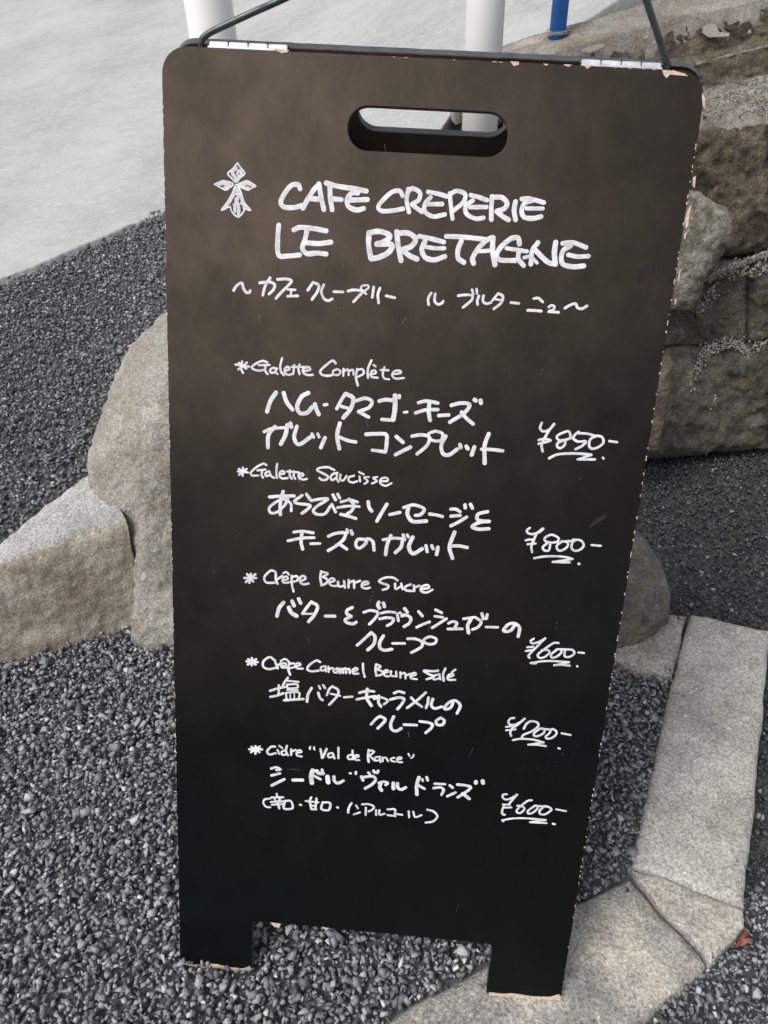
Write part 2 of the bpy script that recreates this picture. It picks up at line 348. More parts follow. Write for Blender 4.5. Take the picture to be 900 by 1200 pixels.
# left kerb: lofted section, battered weathered face
def left_kerb():
    sec = []
    L = dict(bt=at(0, 636, .235), ft=at(0, 662, .225), fb=at(0, 778, -.0)); Rr = dict(bt=at(103, 553, .275), ft=at(150, 606, .262), fb=at(168, 730, 0.0))
    K = 260
    verts = []; NP = 0
    for i in range(K+1):
        t = -2.6+3.6*i/K
        g = lambda k: L[k]+(Rr[k]-L[k])*t
        bt, ft, fb = g('bt'), g('ft'), g('fb')
        bb = bt+np.array([-.005, .01, -.3]); fb2 = fb+(fb-ft)*.4
        arc = []
        for a in np.linspace(0, 1, 9):      # rounded arris
            p = ft+(bt-ft)*.28; q = ft+(fb-ft)*.17
            arc.append((1-a)**2*p+2*a*(1-a)*ft+a*a*q)
        pts = [bb, bt+np.array([0, .0, -.02]), bt+np.array([0, -.006, -.003])]
        pts += [bt+(arc[0]-bt)*s for s in (.12, .3, .5, .7, .88)]+arc
        pts += [arc[-1]+(fb-arc[-1])*s for s in np.linspace(.04, 1, 26)]+[fb2]
        NP = len(pts); verts += pts
    fs = [(i*NP+j, i*NP+j+1, (i+1)*NP+j+1, (i+1)*NP+j) for i in range(K) for j in range(NP-1)]
    fs.append(tuple(range(NP))); fs.append(tuple(K*NP+j for j in range(NP)))
    bm = bmesh.new(); V = [bm.verts.new(v) for v in verts]
    for f in fs: bm.faces.new([V[i] for i in f])
    bmesh.ops.recalc_face_normals(bm, faces=bm.faces[:]); bm.normal_update()
    for v in bm.verts: v.co += v.normal*(.006*fbm(v.co, 6, 3)+.0030*fbm(v.co, 50, 8, 4))
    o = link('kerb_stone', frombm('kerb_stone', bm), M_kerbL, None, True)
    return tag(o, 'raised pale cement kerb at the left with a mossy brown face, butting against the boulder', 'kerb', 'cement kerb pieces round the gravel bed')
left_kerb()
GK = 'cement kerb pieces round the gravel bed'
KZ = -.030
def T(pts, z=KZ): return [at(x, y, z) for x, y in pts]
tag(slab('kerb_stone', T([(809, 718), (905, 738), (899, 790), (887, 930), (873, 1064), (822, 1046), (768, 1024), (740, 1017), (772, 866)]), .12, M_kerbR, 21, bev=.013, amp=.0022),
    'long flat pale grey cement kerb running down the right side of the sign', 'kerb', GK)
tag(slab('kerb_stone', T([(738, 1018), (770, 1024), (824, 1046), (871, 1064), (873, 1086), (850, 1112), (834, 1129), (828, 1114), (813, 1101), (774, 1064)], KZ+.001), .11, M_fill, 22, bev=.007, amp=.003, res=.008),
    'small yellowish wedge of mortar between the long flat kerb and the corner kerb', 'kerb', GK)
tag(slab('kerb_stone', T([(738, 1026), (700, 1044), (678, 1054), (620, 1094), (573, 1127), (491, 1168), (400, 1232), (250, 1330), (480, 1440), (640, 1330), (705, 1243), (748, 1204), (796, 1164), (833, 1131), (826, 1116), (812, 1102), (774, 1066)], KZ-.002), .13, M_kerbF, 23, bev=.022, amp=.003, skew=(0, 0)),
    'rounded corner kerb under the right foot of the sign', 'kerb', GK)
tag(slab('kerb_stone', T([(700, 745), (727, 737), (752, 726), (782, 716), (805, 719), (800, 748), (790, 790), (752, 784), (722, 774), (690, 775)], KZ+.004), .1, M_fill, 24, bev=.02, amp=.003, res=.008),
    'short lumpy yellowish kerb stone beside the dark rounded rock right of the sign', 'kerb', GK)

tag(rock('boulder', [(232, 352), (197, 366), (176, 387), (160, 402), (148, 420), (139, 446), (126, 474), (116, 506), (113, 535), (120, 562), (145, 590), (164, 640), (171, 700), (168, 748), (210, 755), (262, 750), (300, 700), (305, 560), (290, 420)], 1.475, .17, M_bould, 31, lean=.44, amp=.020),
    'large pinkish grey boulder behind the left edge of the sign', 'boulder', 'boulders beside the sign')
tag(rock('boulder', [(747, 628), (765, 647), (779, 673), (784, 697), (781, 718), (758, 738), (727, 752), (685, 765), (640, 745), (622, 690), (650, 640), (700, 610)], 1.22, .07, M_dboul, 32, lean=.4, amp=.009),
    'dark smooth rounded rock peeking out right of the sign, above the lumpy kerb stone', 'boulder', 'boulders beside the sign')
tag(rock('boulder', [(783, 418), (788, 438), (786, 458), (776, 490), (766, 528), (720, 534), (690, 480), (720, 425)], 1.76, .04, M_sliver, 33, lean=.1, amp=.004),
    'thin brown sliver of rock against the foot of the dark wall', 'boulder', 'boulders beside the sign')
tag(rock('boulder', [(806, 222), (838, 238), (851, 246), (857, 262), (849, 284), (834, 312), (818, 333), (811, 358), (790, 362), (740, 350), (705, 290), (745, 225)], 1.93, .06, M_gboul, 34, lean=.2, amp=.006),
    'light lichen-marked rock with a pale rim, wedged between sign edge and brown wall', 'boulder', 'boulders beside the sign')
tag(rock('small_stone', [(103, 530), (109, 525), (114, 540), (116, 553), (108, 555), (101, 548)], 1.50, .02, M_gboul, 35, amp=.003),
    'small stone tucked between the left kerb end and the large boulder', 'stone')

# ------------------------------------------------------------------ stone retaining wall
WN = np.array([-.15, 1, -.30]); WP = np.array([.8, 1.86, 0.])
def wp(px, py, off=0.): return atplane(px, py, WP+np.array([0, off, 0]), WN)
wall = thing('retaining_wall', 'dark brown mossy stone retaining wall with gritty ledge and coping at the right', 'stone wall', (.9, 1.9, 0))
def block(name, quad, off, depth, mat, seed, nu=110, nv=46, amp=.012, edge=.022):
    """rough block: quad = top-left, top-right, bottom-right, bottom-left pixels of its face"""
    q = [wp(x, y, off) for x, y in quad]
    rows = []
    for j in range(nv+1):
        for i in range(nu+1):
            u = i/nu; v = j/nv
            p = (q[0]*(1-u)+q[1]*u)*(1-v)+(q[3]*(1-u)+q[2]*u)*v
            e = min(u*3.5, (1-u)*3.5, v*1.0, (1-v)*1.0)          # arris falls back
            d = edge*max(0, 1-e*7)**2
            nn = fbm(p, 6, seed)*amp+(.5-abs(fbm(p, 14, seed, 5)))*amp*1.3+fbm(p, 60, seed, 4)*amp*.32
            rows.append(p+np.array([0, d-nn, 0]))
    N = nu+1; fs = [(j*N+i, (j+1)*N+i, (j+1)*N+i+1, j*N+i+1) for j in range(nv) for i in range(nu)]
    per = [i for i in range(N)]+[j*N+nu for j in range(1, nv+1)]+[nv*N+i for i in range(nu-1, -1, -1)]+[j*N for j in range(nv-1, 0, -1)]
    b0 = len(rows)
    for i in per: rows.append(rows[i]+np.array([.02, depth, .0]))
    m = len(per)
    for i in range(m): fs.append((per[i], per[(i+1) % m], b0+(i+1) % m, b0+i))
    me = mesh(name, rows, fs); bm = bmesh.new(); bm.from_mesh(me); bmesh.ops.recalc_face_normals(bm, faces=bm.faces[:])
    bm.to_mesh(me); bm.free()
    return link(name, me, mat, wall, True)
block('stone_block', [(600, 425), (905, 404), (905, 530), (600, 560)], 0.0, .3, M_walld, 41)
block('stone_block', [(907, 403), (1150, 385), (1150, 515), (907, 530)], .004, .3, M_walld, 42)
block('stone_block', [(600, 338), (878, 308), (878, 404), (600, 424)], .012, .3, M_walld, 43)
block('stone_block', [(880, 307), (1150, 272), (1150, 384), (880, 403)], .006, .3, M_walld, 44)
block('stone_block', [(600, 160), (905, 135), (905, 297), (600, 338)], .02, .3, M_wallb, 45, nv=60, amp=.010)
block('stone_block', [(907, 135), (1150, 118), (1150, 268), (907, 297)], .025, .3, M_wallb, 46, nv=60)
# strips above the ledge and the tall top course
OU = .30
block('stone_block', [(592, 112), (1100, 10), (1100, 70), (592, 172)], OU-.03, .2, M_upper, 47, nv=30)
block('stone_block', [(541, 94), (760, 34), (760, 92), (541, 168)], OU, .26, M_upper, 48, nv=30)
block('stone_block', [(762, 33), (1110, -48), (1110, 12), (762, 91)], OU+.002, .26, M_upper, 49, nv=30)
# pebbly ledge between lower and upper face
def ribbonmesh(name, A, B, n, th, mat, seed, amp=.004, m=14):
    rows = []
    for i in range(n+1):
        a = A(i/n); b = B(i/n)
        for j in range(m+1):
            p = a+(b-a)*j/m; p = p+np.array([0, 0, amp*fbm(p, 40, seed, 3)]); rows.append(p)
    N = m+1; fs = [(i*N+j, (i+1)*N+j, (i+1)*N+j+1, i*N+j+1) for i in range(n) for j in range(m)]
    per = [j for j in range(N)]+[i*N+m for i in range(1, n+1)]+[n*N+j for j in range(m-1, -1, -1)]+[i*N for i in range(n-1, 0, -1)]
    b0 = len(rows); k = len(per)
    for i in per: rows.append(rows[i]-np.array([0, 0, th]))
    for i in range(k): fs.append((per[i], b0+i, b0+(i+1) % k, per[(i+1) % k]))
    me = mesh(name, rows, fs); bm = bmesh.new(); bm.from_mesh(me); bmesh.ops.recalc_face_normals(bm, faces=bm.faces[:]); bm.to_mesh(me); bm.free()
    return link(name, me, mat, wall, True)
lp = lambda pts, f: (lambda t: (lambda x: f(x, np.interp(x, [p[0] for p in pts], [p[1] for p in pts])))(pts[0][0]+(pts[-1][0]-pts[0][0])*t))
fr = [(600, 160), (826, 136), (900, 134), (1150, 117)]; bk = [(600, 145), (826, 103), (900, 84), (1120, 26)]
ribbonmesh('ledge', lp(fr, lambda x, y: wp(x, y, .012)), lp(bk, lambda x, y: wp(x, y, OU-.02)), 90, .07, M_cope, 51, amp=.003)
# pebbles bedded in the ledge
def base_stones(k, npts, seed, flat=(.62, 1)):
    r = random.Random(seed); out = []   # angular chips: few corners, flat faces
    for _ in range(k):
        bm = bmesh.new()
        for i in range(npts):
            v = Vector((r.gauss(0, 1), r.gauss(0, 1), r.gauss(0, 1))).normalized()*r.uniform(.78, 1.12)
            bm.verts.new((v.x*r.uniform(.95, 1.05), v.y*.78, v.z*r.uniform(*flat)*.72))
        res = bmesh.ops.convex_hull(bm, input=bm.verts[:])
        bmesh.ops.delete(bm, geom=[e for e in set(res['geom_interior']+res['geom_unused']) if isinstance(e, bmesh.types.BMVert)], context='VERTS')
        bmesh.ops.triangulate(bm, faces=bm.faces[:]); bm.verts.index_update()
        out.append((np.array([v.co[:] for v in bm.verts]), np.array([[v.index for v in f.verts] for f in bm.faces]))); bm.free()
    return out
SH = base_stones(70, 9, 5)
def stones(name, pts, sizes, mat, tilt=.55, parent=None, aniso=.32):
    N = len(pts); kinds = rng.integers(0, len(SH), N); VV = []; FF = []; off = 0
    for k, (bv, bf) in enumerate(SH):
        idx = np.where(kinds == k)[0]; m = len(idx)
        if not m: continue
        a = rng.uniform(0, 2*math.pi, m); t = rng.normal(0, tilt, m); u = rng.normal(0, tilt, m)
        sc = sizes[idx][:, None]*np.stack([rng.uniform(1-aniso, 1+aniso, m), rng.uniform(1-aniso, 1+aniso, m), rng.uniform(.75, 1.15, m)], 1)*.5
        v = bv[None]*sc[:, None, :]
        ct, st = np.cos(t)[:, None], np.sin(t)[:, None]; y, z = v[..., 1].copy(), v[..., 2].copy(); v[..., 1] = y*ct-z*st; v[..., 2] = y*st+z*ct
        ct, st = np.cos(u)[:, None], np.sin(u)[:, None]; x, z = v[..., 0].copy(), v[..., 2].copy(); v[..., 0] = x*ct-z*st; v[..., 2] = x*st+z*ct
        ct, st = np.cos(a)[:, None], np.sin(a)[:, None]; x, y = v[..., 0].copy(), v[..., 1].copy(); v[..., 0] = x*ct-y*st; v[..., 1] = x*st+y*ct
        v += pts[idx][:, None, :]
        f = bf[None]+(np.arange(m)*len(bv))[:, None, None]+off
        VV.append(v.reshape(-1, 3)); FF.append(f.reshape(-1, 3)); off += m*len(bv)
    V = np.concatenate(VV).astype(np.float32); F = np.concatenate(FF).astype(np.int32)
    me = bpy.data.meshes.new(name); me.vertices.add(len(V)); me.vertices.foreach_set('co', V.ravel())
    me.loops.add(F.size); me.loops.foreach_set('vertex_index', F.ravel())
    me.polygons.add(len(F)); me.polygons.foreach_set('loop_start', np.arange(0, F.size, 3, dtype=np.int32))
    me.update(calc_edges=True); me.validate()
    return link(name, me, mat, parent)
M_peb = gravel_mat('ledge_pebble', [(0, (.10, .09, .075)), (.4, (.17, .155, .13)), (.8, (.27, .25, .22)), (1, (.40, .38, .35))], .7)
pp = []; A = lp(fr, lambda x, y: wp(x, y, .012)); B = lp(bk, lambda x, y: wp(x, y, OU-.02))
for _ in range(5200):
    a = random.random(); b = random.random()**1.1; p = A(a)+(B(a)-A(a))*b; pp.append(p+np.array([0, 0, .0005]))
pp = np.array(pp); o = stones('ledge_pebbles', pp, rng.uniform(.006, .013, len(pp)), M_peb, .3, wall); o['kind'] = 'stuff'

# coping: flat gritty top joining the driveway
cf = [(535, 98), (600, 78), (640, 66), (700, 48), (772, 27), (808, 18), (868, 7), (900, -1), (1110, -50)]
cb = [(520, 88), (560, 64), (590, 54), (640, 37), (690, 24), (735, 10), (770, -1), (800, -8), (1020, -60)]
cfp = [wp(x, y, OU-.012) for x, y in cf]; cbp = []
for x, y in cb:
    z = .85
    for _ in range(60):
        Yv = 2.55; p = atY(x, y, Yv)
    cbp.append(p)
n_ = 120
def lerp_path(P, t):
    t = t*(len(P)-1); i = min(int(t), len(P)-2); return P[i]+(P[i+1]-P[i])*(t-i)
ribbonmesh('coping', lambda t: lerp_path(cfp, t), lambda t: lerp_path(cbp, t), n_, .10, M_cope, 55, amp=.003)
def tube(name, pts, r, mat, parent=None, seg=10, seed=None, sm=6, squash=1.0):
    P = []
    pts = [np.array(p, float) for p in pts]
    if sm > 1 and len(pts) > 2:
        q = [2*pts[0]-pts[1]]+pts+[2*pts[-1]-pts[-2]]
        for i in range(1, len(q)-2):
            a, b, c, d = q[i-1:i+3]
            for t in np.linspace(0, 1, sm, endpoint=False): P.append(.5*((2*b)+(-a+c)*t+(2*a-5*b+4*c-d)*t*t+(-a+3*b-3*c+d)*t**3))
        P.append(pts[-1])
    else: P = pts
    vs = []; up = np.array([.13, .2, 1.]); n = len(P)
    for i, p in enumerate(P):
        t = P[min(i+1, n-1)]-P[max(i-1, 0)]; t /= np.linalg.norm(t)+1e-9
        uu = up if abs(t@up) < .9 else np.array([1., 0, 0])
        s = np.cross(t, uu); s /= np.linalg.norm(s); w = np.cross(s, t)
        for k in range(seg):
            a = 2*math.pi*k/seg; rr = r*(1 if seed is None else max(.15, 1+.75*fbm(p+(s*math.cos(a)+w*math.sin(a))*r, 55, seed, 4)))
            vs.append(p+(s*math.cos(a)+w*math.sin(a)*squash)*rr)
    fs = [(i*seg+k, i*seg+(k+1) % seg, (i+1)*seg+(k+1) % seg, (i+1)*seg+k) for i in range(n-1) for k in range(seg)]
    fs.append(tuple(range(seg))[::-1]); fs.append(tuple((n-1)*seg+k for k in range(seg)))
    return link(name, mesh(name, vs, fs), mat, parent, True)
tube('mortar_joint', [wp(x, y, .012) for x, y in [(812, 334), (826, 326), (845, 320), (870, 309), (900, 296), (960, 287), (1080, 272)]], .0065, M_mort, wall, seed=3, sm=26, squash=.8)
tube('mortar_joint', [wp(x, y, .02) for x, y in [(818, 322), (822, 340), (816, 352), (822, 362)]], .006, M_mort, wall, seed=9, sm=10, squash=.8)
tube('mortar_joint', [wp(x, y, OU-.028) for x, y in [(790, 82), (812, 77), (835, 71), (852, 66), (880, 60), (902, 54), (960, 48)]], .0055, M_mort2, wall, seed=5, sm=20, squash=.8)
# crusty lichen on the dark lower stones
lic = []
for poly, cnt in (([(828, 418), (818, 432), (812, 446), (811, 456)], 230), ([(822, 412), (840, 406), (858, 402), (872, 404), (878, 418)], 330), ([(824, 462), (830, 472), (836, 466)], 110), ([(812, 350), (820, 366), (828, 352), (838, 340)], 200), ([(875, 410), (900, 402)], 50), ([(826, 322), (860, 322), (900, 312)], 190)):
    for _ in range(cnt):
        t = random.random()*(len(poly)-1); i = int(t); f = t-i; x = poly[i][0]*(1-f)+poly[i+1][0]*f+random.gauss(0, 3.2); y = poly[i][1]*(1-f)+poly[i+1][1]*f+random.gauss(0, 4)
        p = wp(x, y, 0); q = wp(x, y, -.007); lic.append(wp(x, y, -.0035))
for path, cnt in (([(814, 332), (826, 326), (845, 319), (870, 309), (900, 297), (960, 287), (1080, 272)], 1500), ([(818, 322), (822, 340), (816, 352), (822, 362)], 160)):
    for _ in range(cnt):
        t = random.random()*(len(path)-1); i = int(t); f = t-i; x = path[i][0]*(1-f)+path[i+1][0]*f; y = path[i][1]*(1-f)+path[i+1][1]*f+random.gauss(0, 2.6)*(.6+.6*math.sin(x*.21)**2)
        lic.append(wp(x, y, .004+random.uniform(-.004, .006)))
o = stones('lichen_crust', np.array(lic), rng.uniform(.003, .011, len(lic)), M_mort, .8, wall); o['kind'] = 'stuff'
# pale flakes stuck on the top course
def flat_patch(name, px, f, th, mat, parent, nrm=None):
    P = [f(x, y) for x, y in px]; n = len(P); d = np.array([0, -th, th*.4]) if nrm is None else nrm*th
    c = np.mean(P, 0)
    vs = P+[p+d for p in P]; fs = [tuple(range(n, 2*n))]+[(i, (i+1) % n, n+(i+1) % n, n+i) for i in range(n)]
    me = mesh(name, vs, fs); bm = bmesh.new(); bm.from_mesh(me); bmesh.ops.recalc_face_normals(bm, faces=bm.faces[:])
    bmesh.ops.triangulate(bm, faces=[f_ for f_ in bm.faces if len(f_.verts) > 4]); bm.to_mesh(me); bm.free()
    return link(name, me, mat, parent)
for px in ([(823, 32), (830, 28), (838, 29), (842, 38), (855, 39), (853, 43), (830, 44), (823, 39)], [(680, 60), (690, 54), (706, 51), (708, 54), (700, 59), (688, 62)], [(752, 43), (758, 41), (760, 44), (754, 46)], [(877, 35), (880, 36), (879, 39), (876, 39)]):
    flat_patch('flake', px, lambda x, y: wp(x, y, OU-.016), .003, M_flake, wall)

# ------------------------------------------------------------------ gravel
def proj(p):
    c = R.T@(p-CAM); return 450+FP*c[0]/c[2], 600+FP*c[1]/c[2]
KERB_IN = [at(x, y, KZ)[:2] for x, y in [(700, 745), (727, 737), (782, 716), (809, 718), (905, 738), (887, 930), (873, 1075), (835, 1127), (705, 1243), (640, 1330), (480, 1440), (250, 1330), (400, 1232), (491, 1168), (573, 1127), (678, 1054), (741, 1020), (772, 866), (790, 790), (722, 774)]]
LK = [at(*q[:2], q[2])[:2] for q in ((-520, 890, 0.2), (0, 662, .225), (143, 603, .262), (112, 548, .27), (101, 551, .275), (0, 634, .235), (-520, 850, .2))]
RL = [(.66, 1.25), (.60, .80), (.53, .50), (.35, .36), (.2, .25)]   # outside of the right kerb
def region(x, y):
    if y > il(YB, x)-.0 and x < .35: return 'B'
    # right of the kerb or beyond it
    if y > 1.16 and x > .40: return 'C'
    xr = np.interp(y, [.2, .36, .50, .80, 1.25], [.2, .38, .52, .62, .70])
    return 'C' if x > xr and y > .60+.05*nz((x, y, 0), 8) else 'A'
def scatter(sp, lo, hi, dz, jit=.5, keep=1.0):
    out = {'A': [[], []], 'B': [[], []], 'C': [[], []]}
    return out
res = {'A': ([], []), 'B': ([], []), 'C': ([], [])}
def layer(x0, x1, y0, y1, sp, lo, hi, dz, regs, zj=.002):
    X, Yg = np.meshgrid(np.arange(x0, x1, sp), np.arange(y0, y1, sp))
    X = (X+rng.uniform(-.5, .5, X.shape)*sp*1.1).ravel(); Yg = (Yg+rng.uniform(-.5, .5, Yg.shape)*sp*1.1).ravel()
    for x, y in zip(X, Yg):
        c = R.T@np.array([x, y, .1-CAM[2]]); px = 450+FP*c[0]/c[2]; py = 600+FP*c[1]/c[2]
        if not (-420 < px < 1300 and py < 1750): continue
        rg = region(x, y)
        if rg not in regs: continue
        if rg == 'B' and y > il(YC, x)+.03: continue
        if rg == 'C' and y > 1.98+.15*(x-.8): continue
        if inpoly(x, y, KERB_IN) or inpoly(x, y, LK): continue
        if x < -.4 and -.03 < y-il(YB, x) < .035 and rg == 'A': continue
        s = lo+(hi-lo)*rng.random()**1.7
        if rg == 'A' and x > .28: s *= .9
        res[rg][0].append((x, y, ground(x, y)+dz+rng.normal(0, zj))); res[rg][1].append(s)
layer(-2.0, .95, .02, 1.6, .0105, .011, .018, -.004, 'A')
layer(-2.0, .95, .02, 1.6, .0105, .009, .019, .0015, 'A', .0025)
layer(-2.0, .95, .02, 1.6, .019, .012, .027, .005, 'A', .003)
layer(-3.2, .5, .5, 3.1, .0128, .012, .018, -.004, 'B')
layer(-3.2, .5, .5, 3.1, .0140, .010, .022, .002, 'B', .003)
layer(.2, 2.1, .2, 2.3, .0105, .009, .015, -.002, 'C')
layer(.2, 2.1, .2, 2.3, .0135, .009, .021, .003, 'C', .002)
for _ in range(34):
    x, y = random.choice([(560, 1150), (700, 1060), (500, 1185), (790, 800), (650, 1085), (600, 1120)]); px = x+random.gauss(0, 14); py = y+random.gauss(0, 8); p = at(px, py, KZ+.003); res['A'][0].append(tuple(p)); res['A'][1].append(random.uniform(.004, .010))
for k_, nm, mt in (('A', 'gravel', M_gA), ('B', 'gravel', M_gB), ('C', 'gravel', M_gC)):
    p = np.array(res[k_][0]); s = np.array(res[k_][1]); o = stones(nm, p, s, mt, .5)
    o['kind'] = 'stuff'; o['label'] = {'A': 'grey crushed stone gravel in the bed round the foot of the sign', 'B': 'mid grey gravel bank behind the left kerb up to the concrete drive', 'C': 'dark fine gravel, wall shade painted in, right of the kerb at the foot of the wall'}[k_]; o['category'] = 'gravel'
    #

# ------------------------------------------------------------------ posts
def post(px, Y, d, ztop, mat, label, cat, seg=32, lean=0):
    b = atY(px[0], px[1], Y); x = b[0]; zb = px[2]
    t = thing('post', label, cat, (x, Y, zb), 'posts along the concrete drive')
    tube('shaft', [(x, Y, zb-.02), (x+lean*.3, Y, .4*ztop+.6*zb), (x+lean, Y, ztop)], d/2, mat, t, seg=seg, sm=1)
    bm = bmesh.new(); bmesh.ops.create_uvsphere(bm, u_segments=24, v_segments=8, radius=d/2)
    for v in bm.verts: v.co.z = max(0, v.co.z)*.35; v.co += Vector((x+lean, Y, ztop-.0005))
    link('cap', frombm('cap', bm), mat, t, True)
    return t
post((248, 30, .33), 1.90, .099, 1.95, M_white, 'thick white metal post behind the left corner of the sign', 'post')
post((566.5, 60, .55), 2.08, .088, 1.95, M_white, 'white metal post seen above the middle of the sign and through its hand hole', 'post')
tb = atY(653.5, 37, 2.50)
t_ = post((653.5, 37, tb[2]), 2.50, .0455, 1.9, M_blue, 'thin blue metal post standing on the coping of the stone wall', 'post', seg=24, lean=-.0)
bm = bmesh.new(); bmesh.ops.create_circle(bm, cap_ends=True, segments=20, radius=.031)
for v in bm.verts: v.co += Vector((tb[0], 2.50, tb[2]-.004+.01*nz(v.co, 30)))
r_ = bmesh.ops.extrude_face_region(bm, geom=bm.faces[:])
for e in r_['geom']:
    if isinstance(e, bmesh.types.BMVert): e.co.z += .008
bmesh.ops.recalc_face_normals(bm, faces=bm.faces[:])
link('mortar_collar', frombm('collar', bm), M_cope, t_)

# ------------------------------------------------------------------ the A-frame sign
def hom():
    P = np.array([[189, 53], [830, 84], [657, 1173], [211, 1128]], float)
    q = np.c_[(P[:, 0]-450)/FP, (P[:, 1]-600)/FP]; A = []
    for (u, v), (x, y) in zip([(0, 0), (1, 0), (1, 1), (0, 1)], q):
        A += [[u, v, 1, 0, 0, 0, -x*u, -x*v, -x], [0, 0, 0, u, v, 1, -y*u, -y*v, -y]]
    H = np.linalg.svd(np.array(A))[2][-1].reshape(3, 3); H /= H[2, 2]; a, b, t = H.T
    w = np.linalg.norm(a); k = .6/w; h = np.linalg.norm(b)*k; a = a/w; b = b/np.linalg.norm(b); b = b-(a@b)*a; b /= np.linalg.norm(b)
    return R@a, R@b, R@(t*k)+CAM, h
BA, BB, BO, BH = hom(); BW = .6                 # width axis, down axis, top-left corner, height
BN = np.cross(BA, BB)                           # points away from the reader
def bp(u, v, off=0.): return BO+BA*u+BB*v+BN*off
def uv(px, py):
    r = ray(px, py); s = ((BO-CAM)@BN)/(r@BN); p = CAM+r*s-BO; return p@BA, p@BB
sign = thing('menu_board', 'black A-frame menu board with handwritten white crepe menu and prices', 'sign', tuple((bp(0, BH)+bp(BW, BH))/2))
def panel_outline(notch=True):
    (lx, ly) = uv(296, 1081); (rx, ry) = uv(577, 1105); r = .028; pts = []
    def arc(cx, cy, a0, a1, rr=r, n=8):
        for i in range(n+1):
            a = math.radians(a0+(a1-a0)*i/n); pts.append((cx+rr*math.cos(a), cy+rr*math.sin(a)))
    arc(r, r, 180, 270); arc(BW-r, r, 270, 360)
    pts.append((BW, BH-.002)); pts.append((BW-.002, BH)); pts.append((rx+.002, BH)); pts.append((rx, BH-.002))
    arc(rx-.008, (ly+ry)/2+.008, 0, -90, .008, 4); arc(lx+.003, (ly+ry)/2+.003, 270, 180, .003, 3)
    pts.append((lx, BH-.002)); pts.append((lx-.002, BH)); pts.append((.002, BH)); pts.append((0, BH-.002))
    # densify and roughen straight runs slightly: worn edges
    out = []
    for i in range(len(pts)):
        a = np.array(pts[i]); b = np.array(pts[(i+1) % len(pts)]); L = np.linalg.norm(b-a); k = max(1, int(L/.006))
        for t in range(k):
            p = a+(b-a)*t/k; out.append(p+np.array([nz((p[0], p[1], 0), 60, 1), nz((p[0], p[1], 0), 60, 2)])*(.0007 if k > 2 else 0))
    return out
_h = [uv(407, 155), uv(596, 157), uv(500, 127.5), uv(500, 180.5)]
hx0, hx1 = _h[0][0], _h[1][0]; hy0, hy1 = _h[2][1], _h[3][1]; hr = (hy1-hy0)/2
def hole():
    out = []; cy = (hy0+hy1)/2
    for c_, a0 in ((hx1-hr, -90), (hx0+hr, 90)):
        for i in range(17): a = math.radians(a0+180*i/16); out.append(np.array((c_+hr*math.cos(a), cy+hr*math.sin(a))))
    return out
def panel(name, f, th, mat, medge, holeoff=0):
    """f maps (u, v, depth) to world; triangulated face with a hand hole, real thickness"""
    O = panel_outline(); Hh = [p+np.array([0, holeoff]) for p in hole()]
    bm = bmesh.new(); c = 0.0007
    def loop(P, d, w):
        return [bm.verts.new(f(p[0]+w*q[0], p[1]+w*q[1], d)) for p, q in zip(P, inn(P))]
    def inn(P):
        o = []; n = len(P)
        for i in range(n):
            t = P[(i+1) % n]-P[i-1]; t = t/(np.linalg.norm(t)+1e-9); o.append(np.array([-t[1], t[0]]))
        return o
    faces_fb = []
    for d0, d1, w in ((0, c, c), (th, th-c, c)):
        A_ = loop(O, d0, w); B_ = loop(Hh, d0, -w if False else -w)
        es = [bm.edges.new((L[i], L[(i+1) % len(L)])) for L in (A_, B_) for i in range(len(L))]
        g = bmesh.ops.triangle_fill(bm, use_beauty=True, edges=es)
        faces_fb.append((A_, B_))
    mids = [(loop(O, c, 0), loop(Hh, c, 0)), (loop(O, th-c, 0), loop(Hh, th-c, 0))]
    seq = [faces_fb[0], mids[0], mids[1], faces_fb[1]]
    nb = len(bm.faces)
    for s0, s1 in zip(seq, seq[1:]):
        for L0, L1 in zip(s0, s1):
            n = len(L0)
            for i in range(n):
                ff = bm.faces.new((L0[i], L0[(i+1) % n], L1[(i+1) % n], L1[i]))
                if s0 is mids[0]: ff.material_index = 1
    bmesh.ops.recalc_face_normals(bm, faces=bm.faces[:])
    o = link(name, frombm(name, bm), mat, sign); o.data.materials.append(medge); return o
TH = .011
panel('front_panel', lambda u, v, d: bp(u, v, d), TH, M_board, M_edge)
# rear panel hinged at the top, leaning the other way
ax = BA/np.linalg.norm(BA)
def rot(v, k, a): return v*math.cos(a)+np.cross(k, v)*math.sin(a)+k*(k@v)*(1-math.cos(a))
OPEN = math.radians(44)
r1 = rot(BB, ax, OPEN); r2 = rot(BB, ax, -OPEN); RB = r1 if r1[1] > r2[1] else r2
RN = np.cross(BA, RB); RN = RN if RN[1] > 0 else -RN
HO = bp(0, -.0085, TH+.0075)
SC = 1.0
def rp(u, v, d): return HO+BA*(u+.004)+RB*v+RN*(d)
panel('rear_panel', rp, TH, M_board, M_edge)

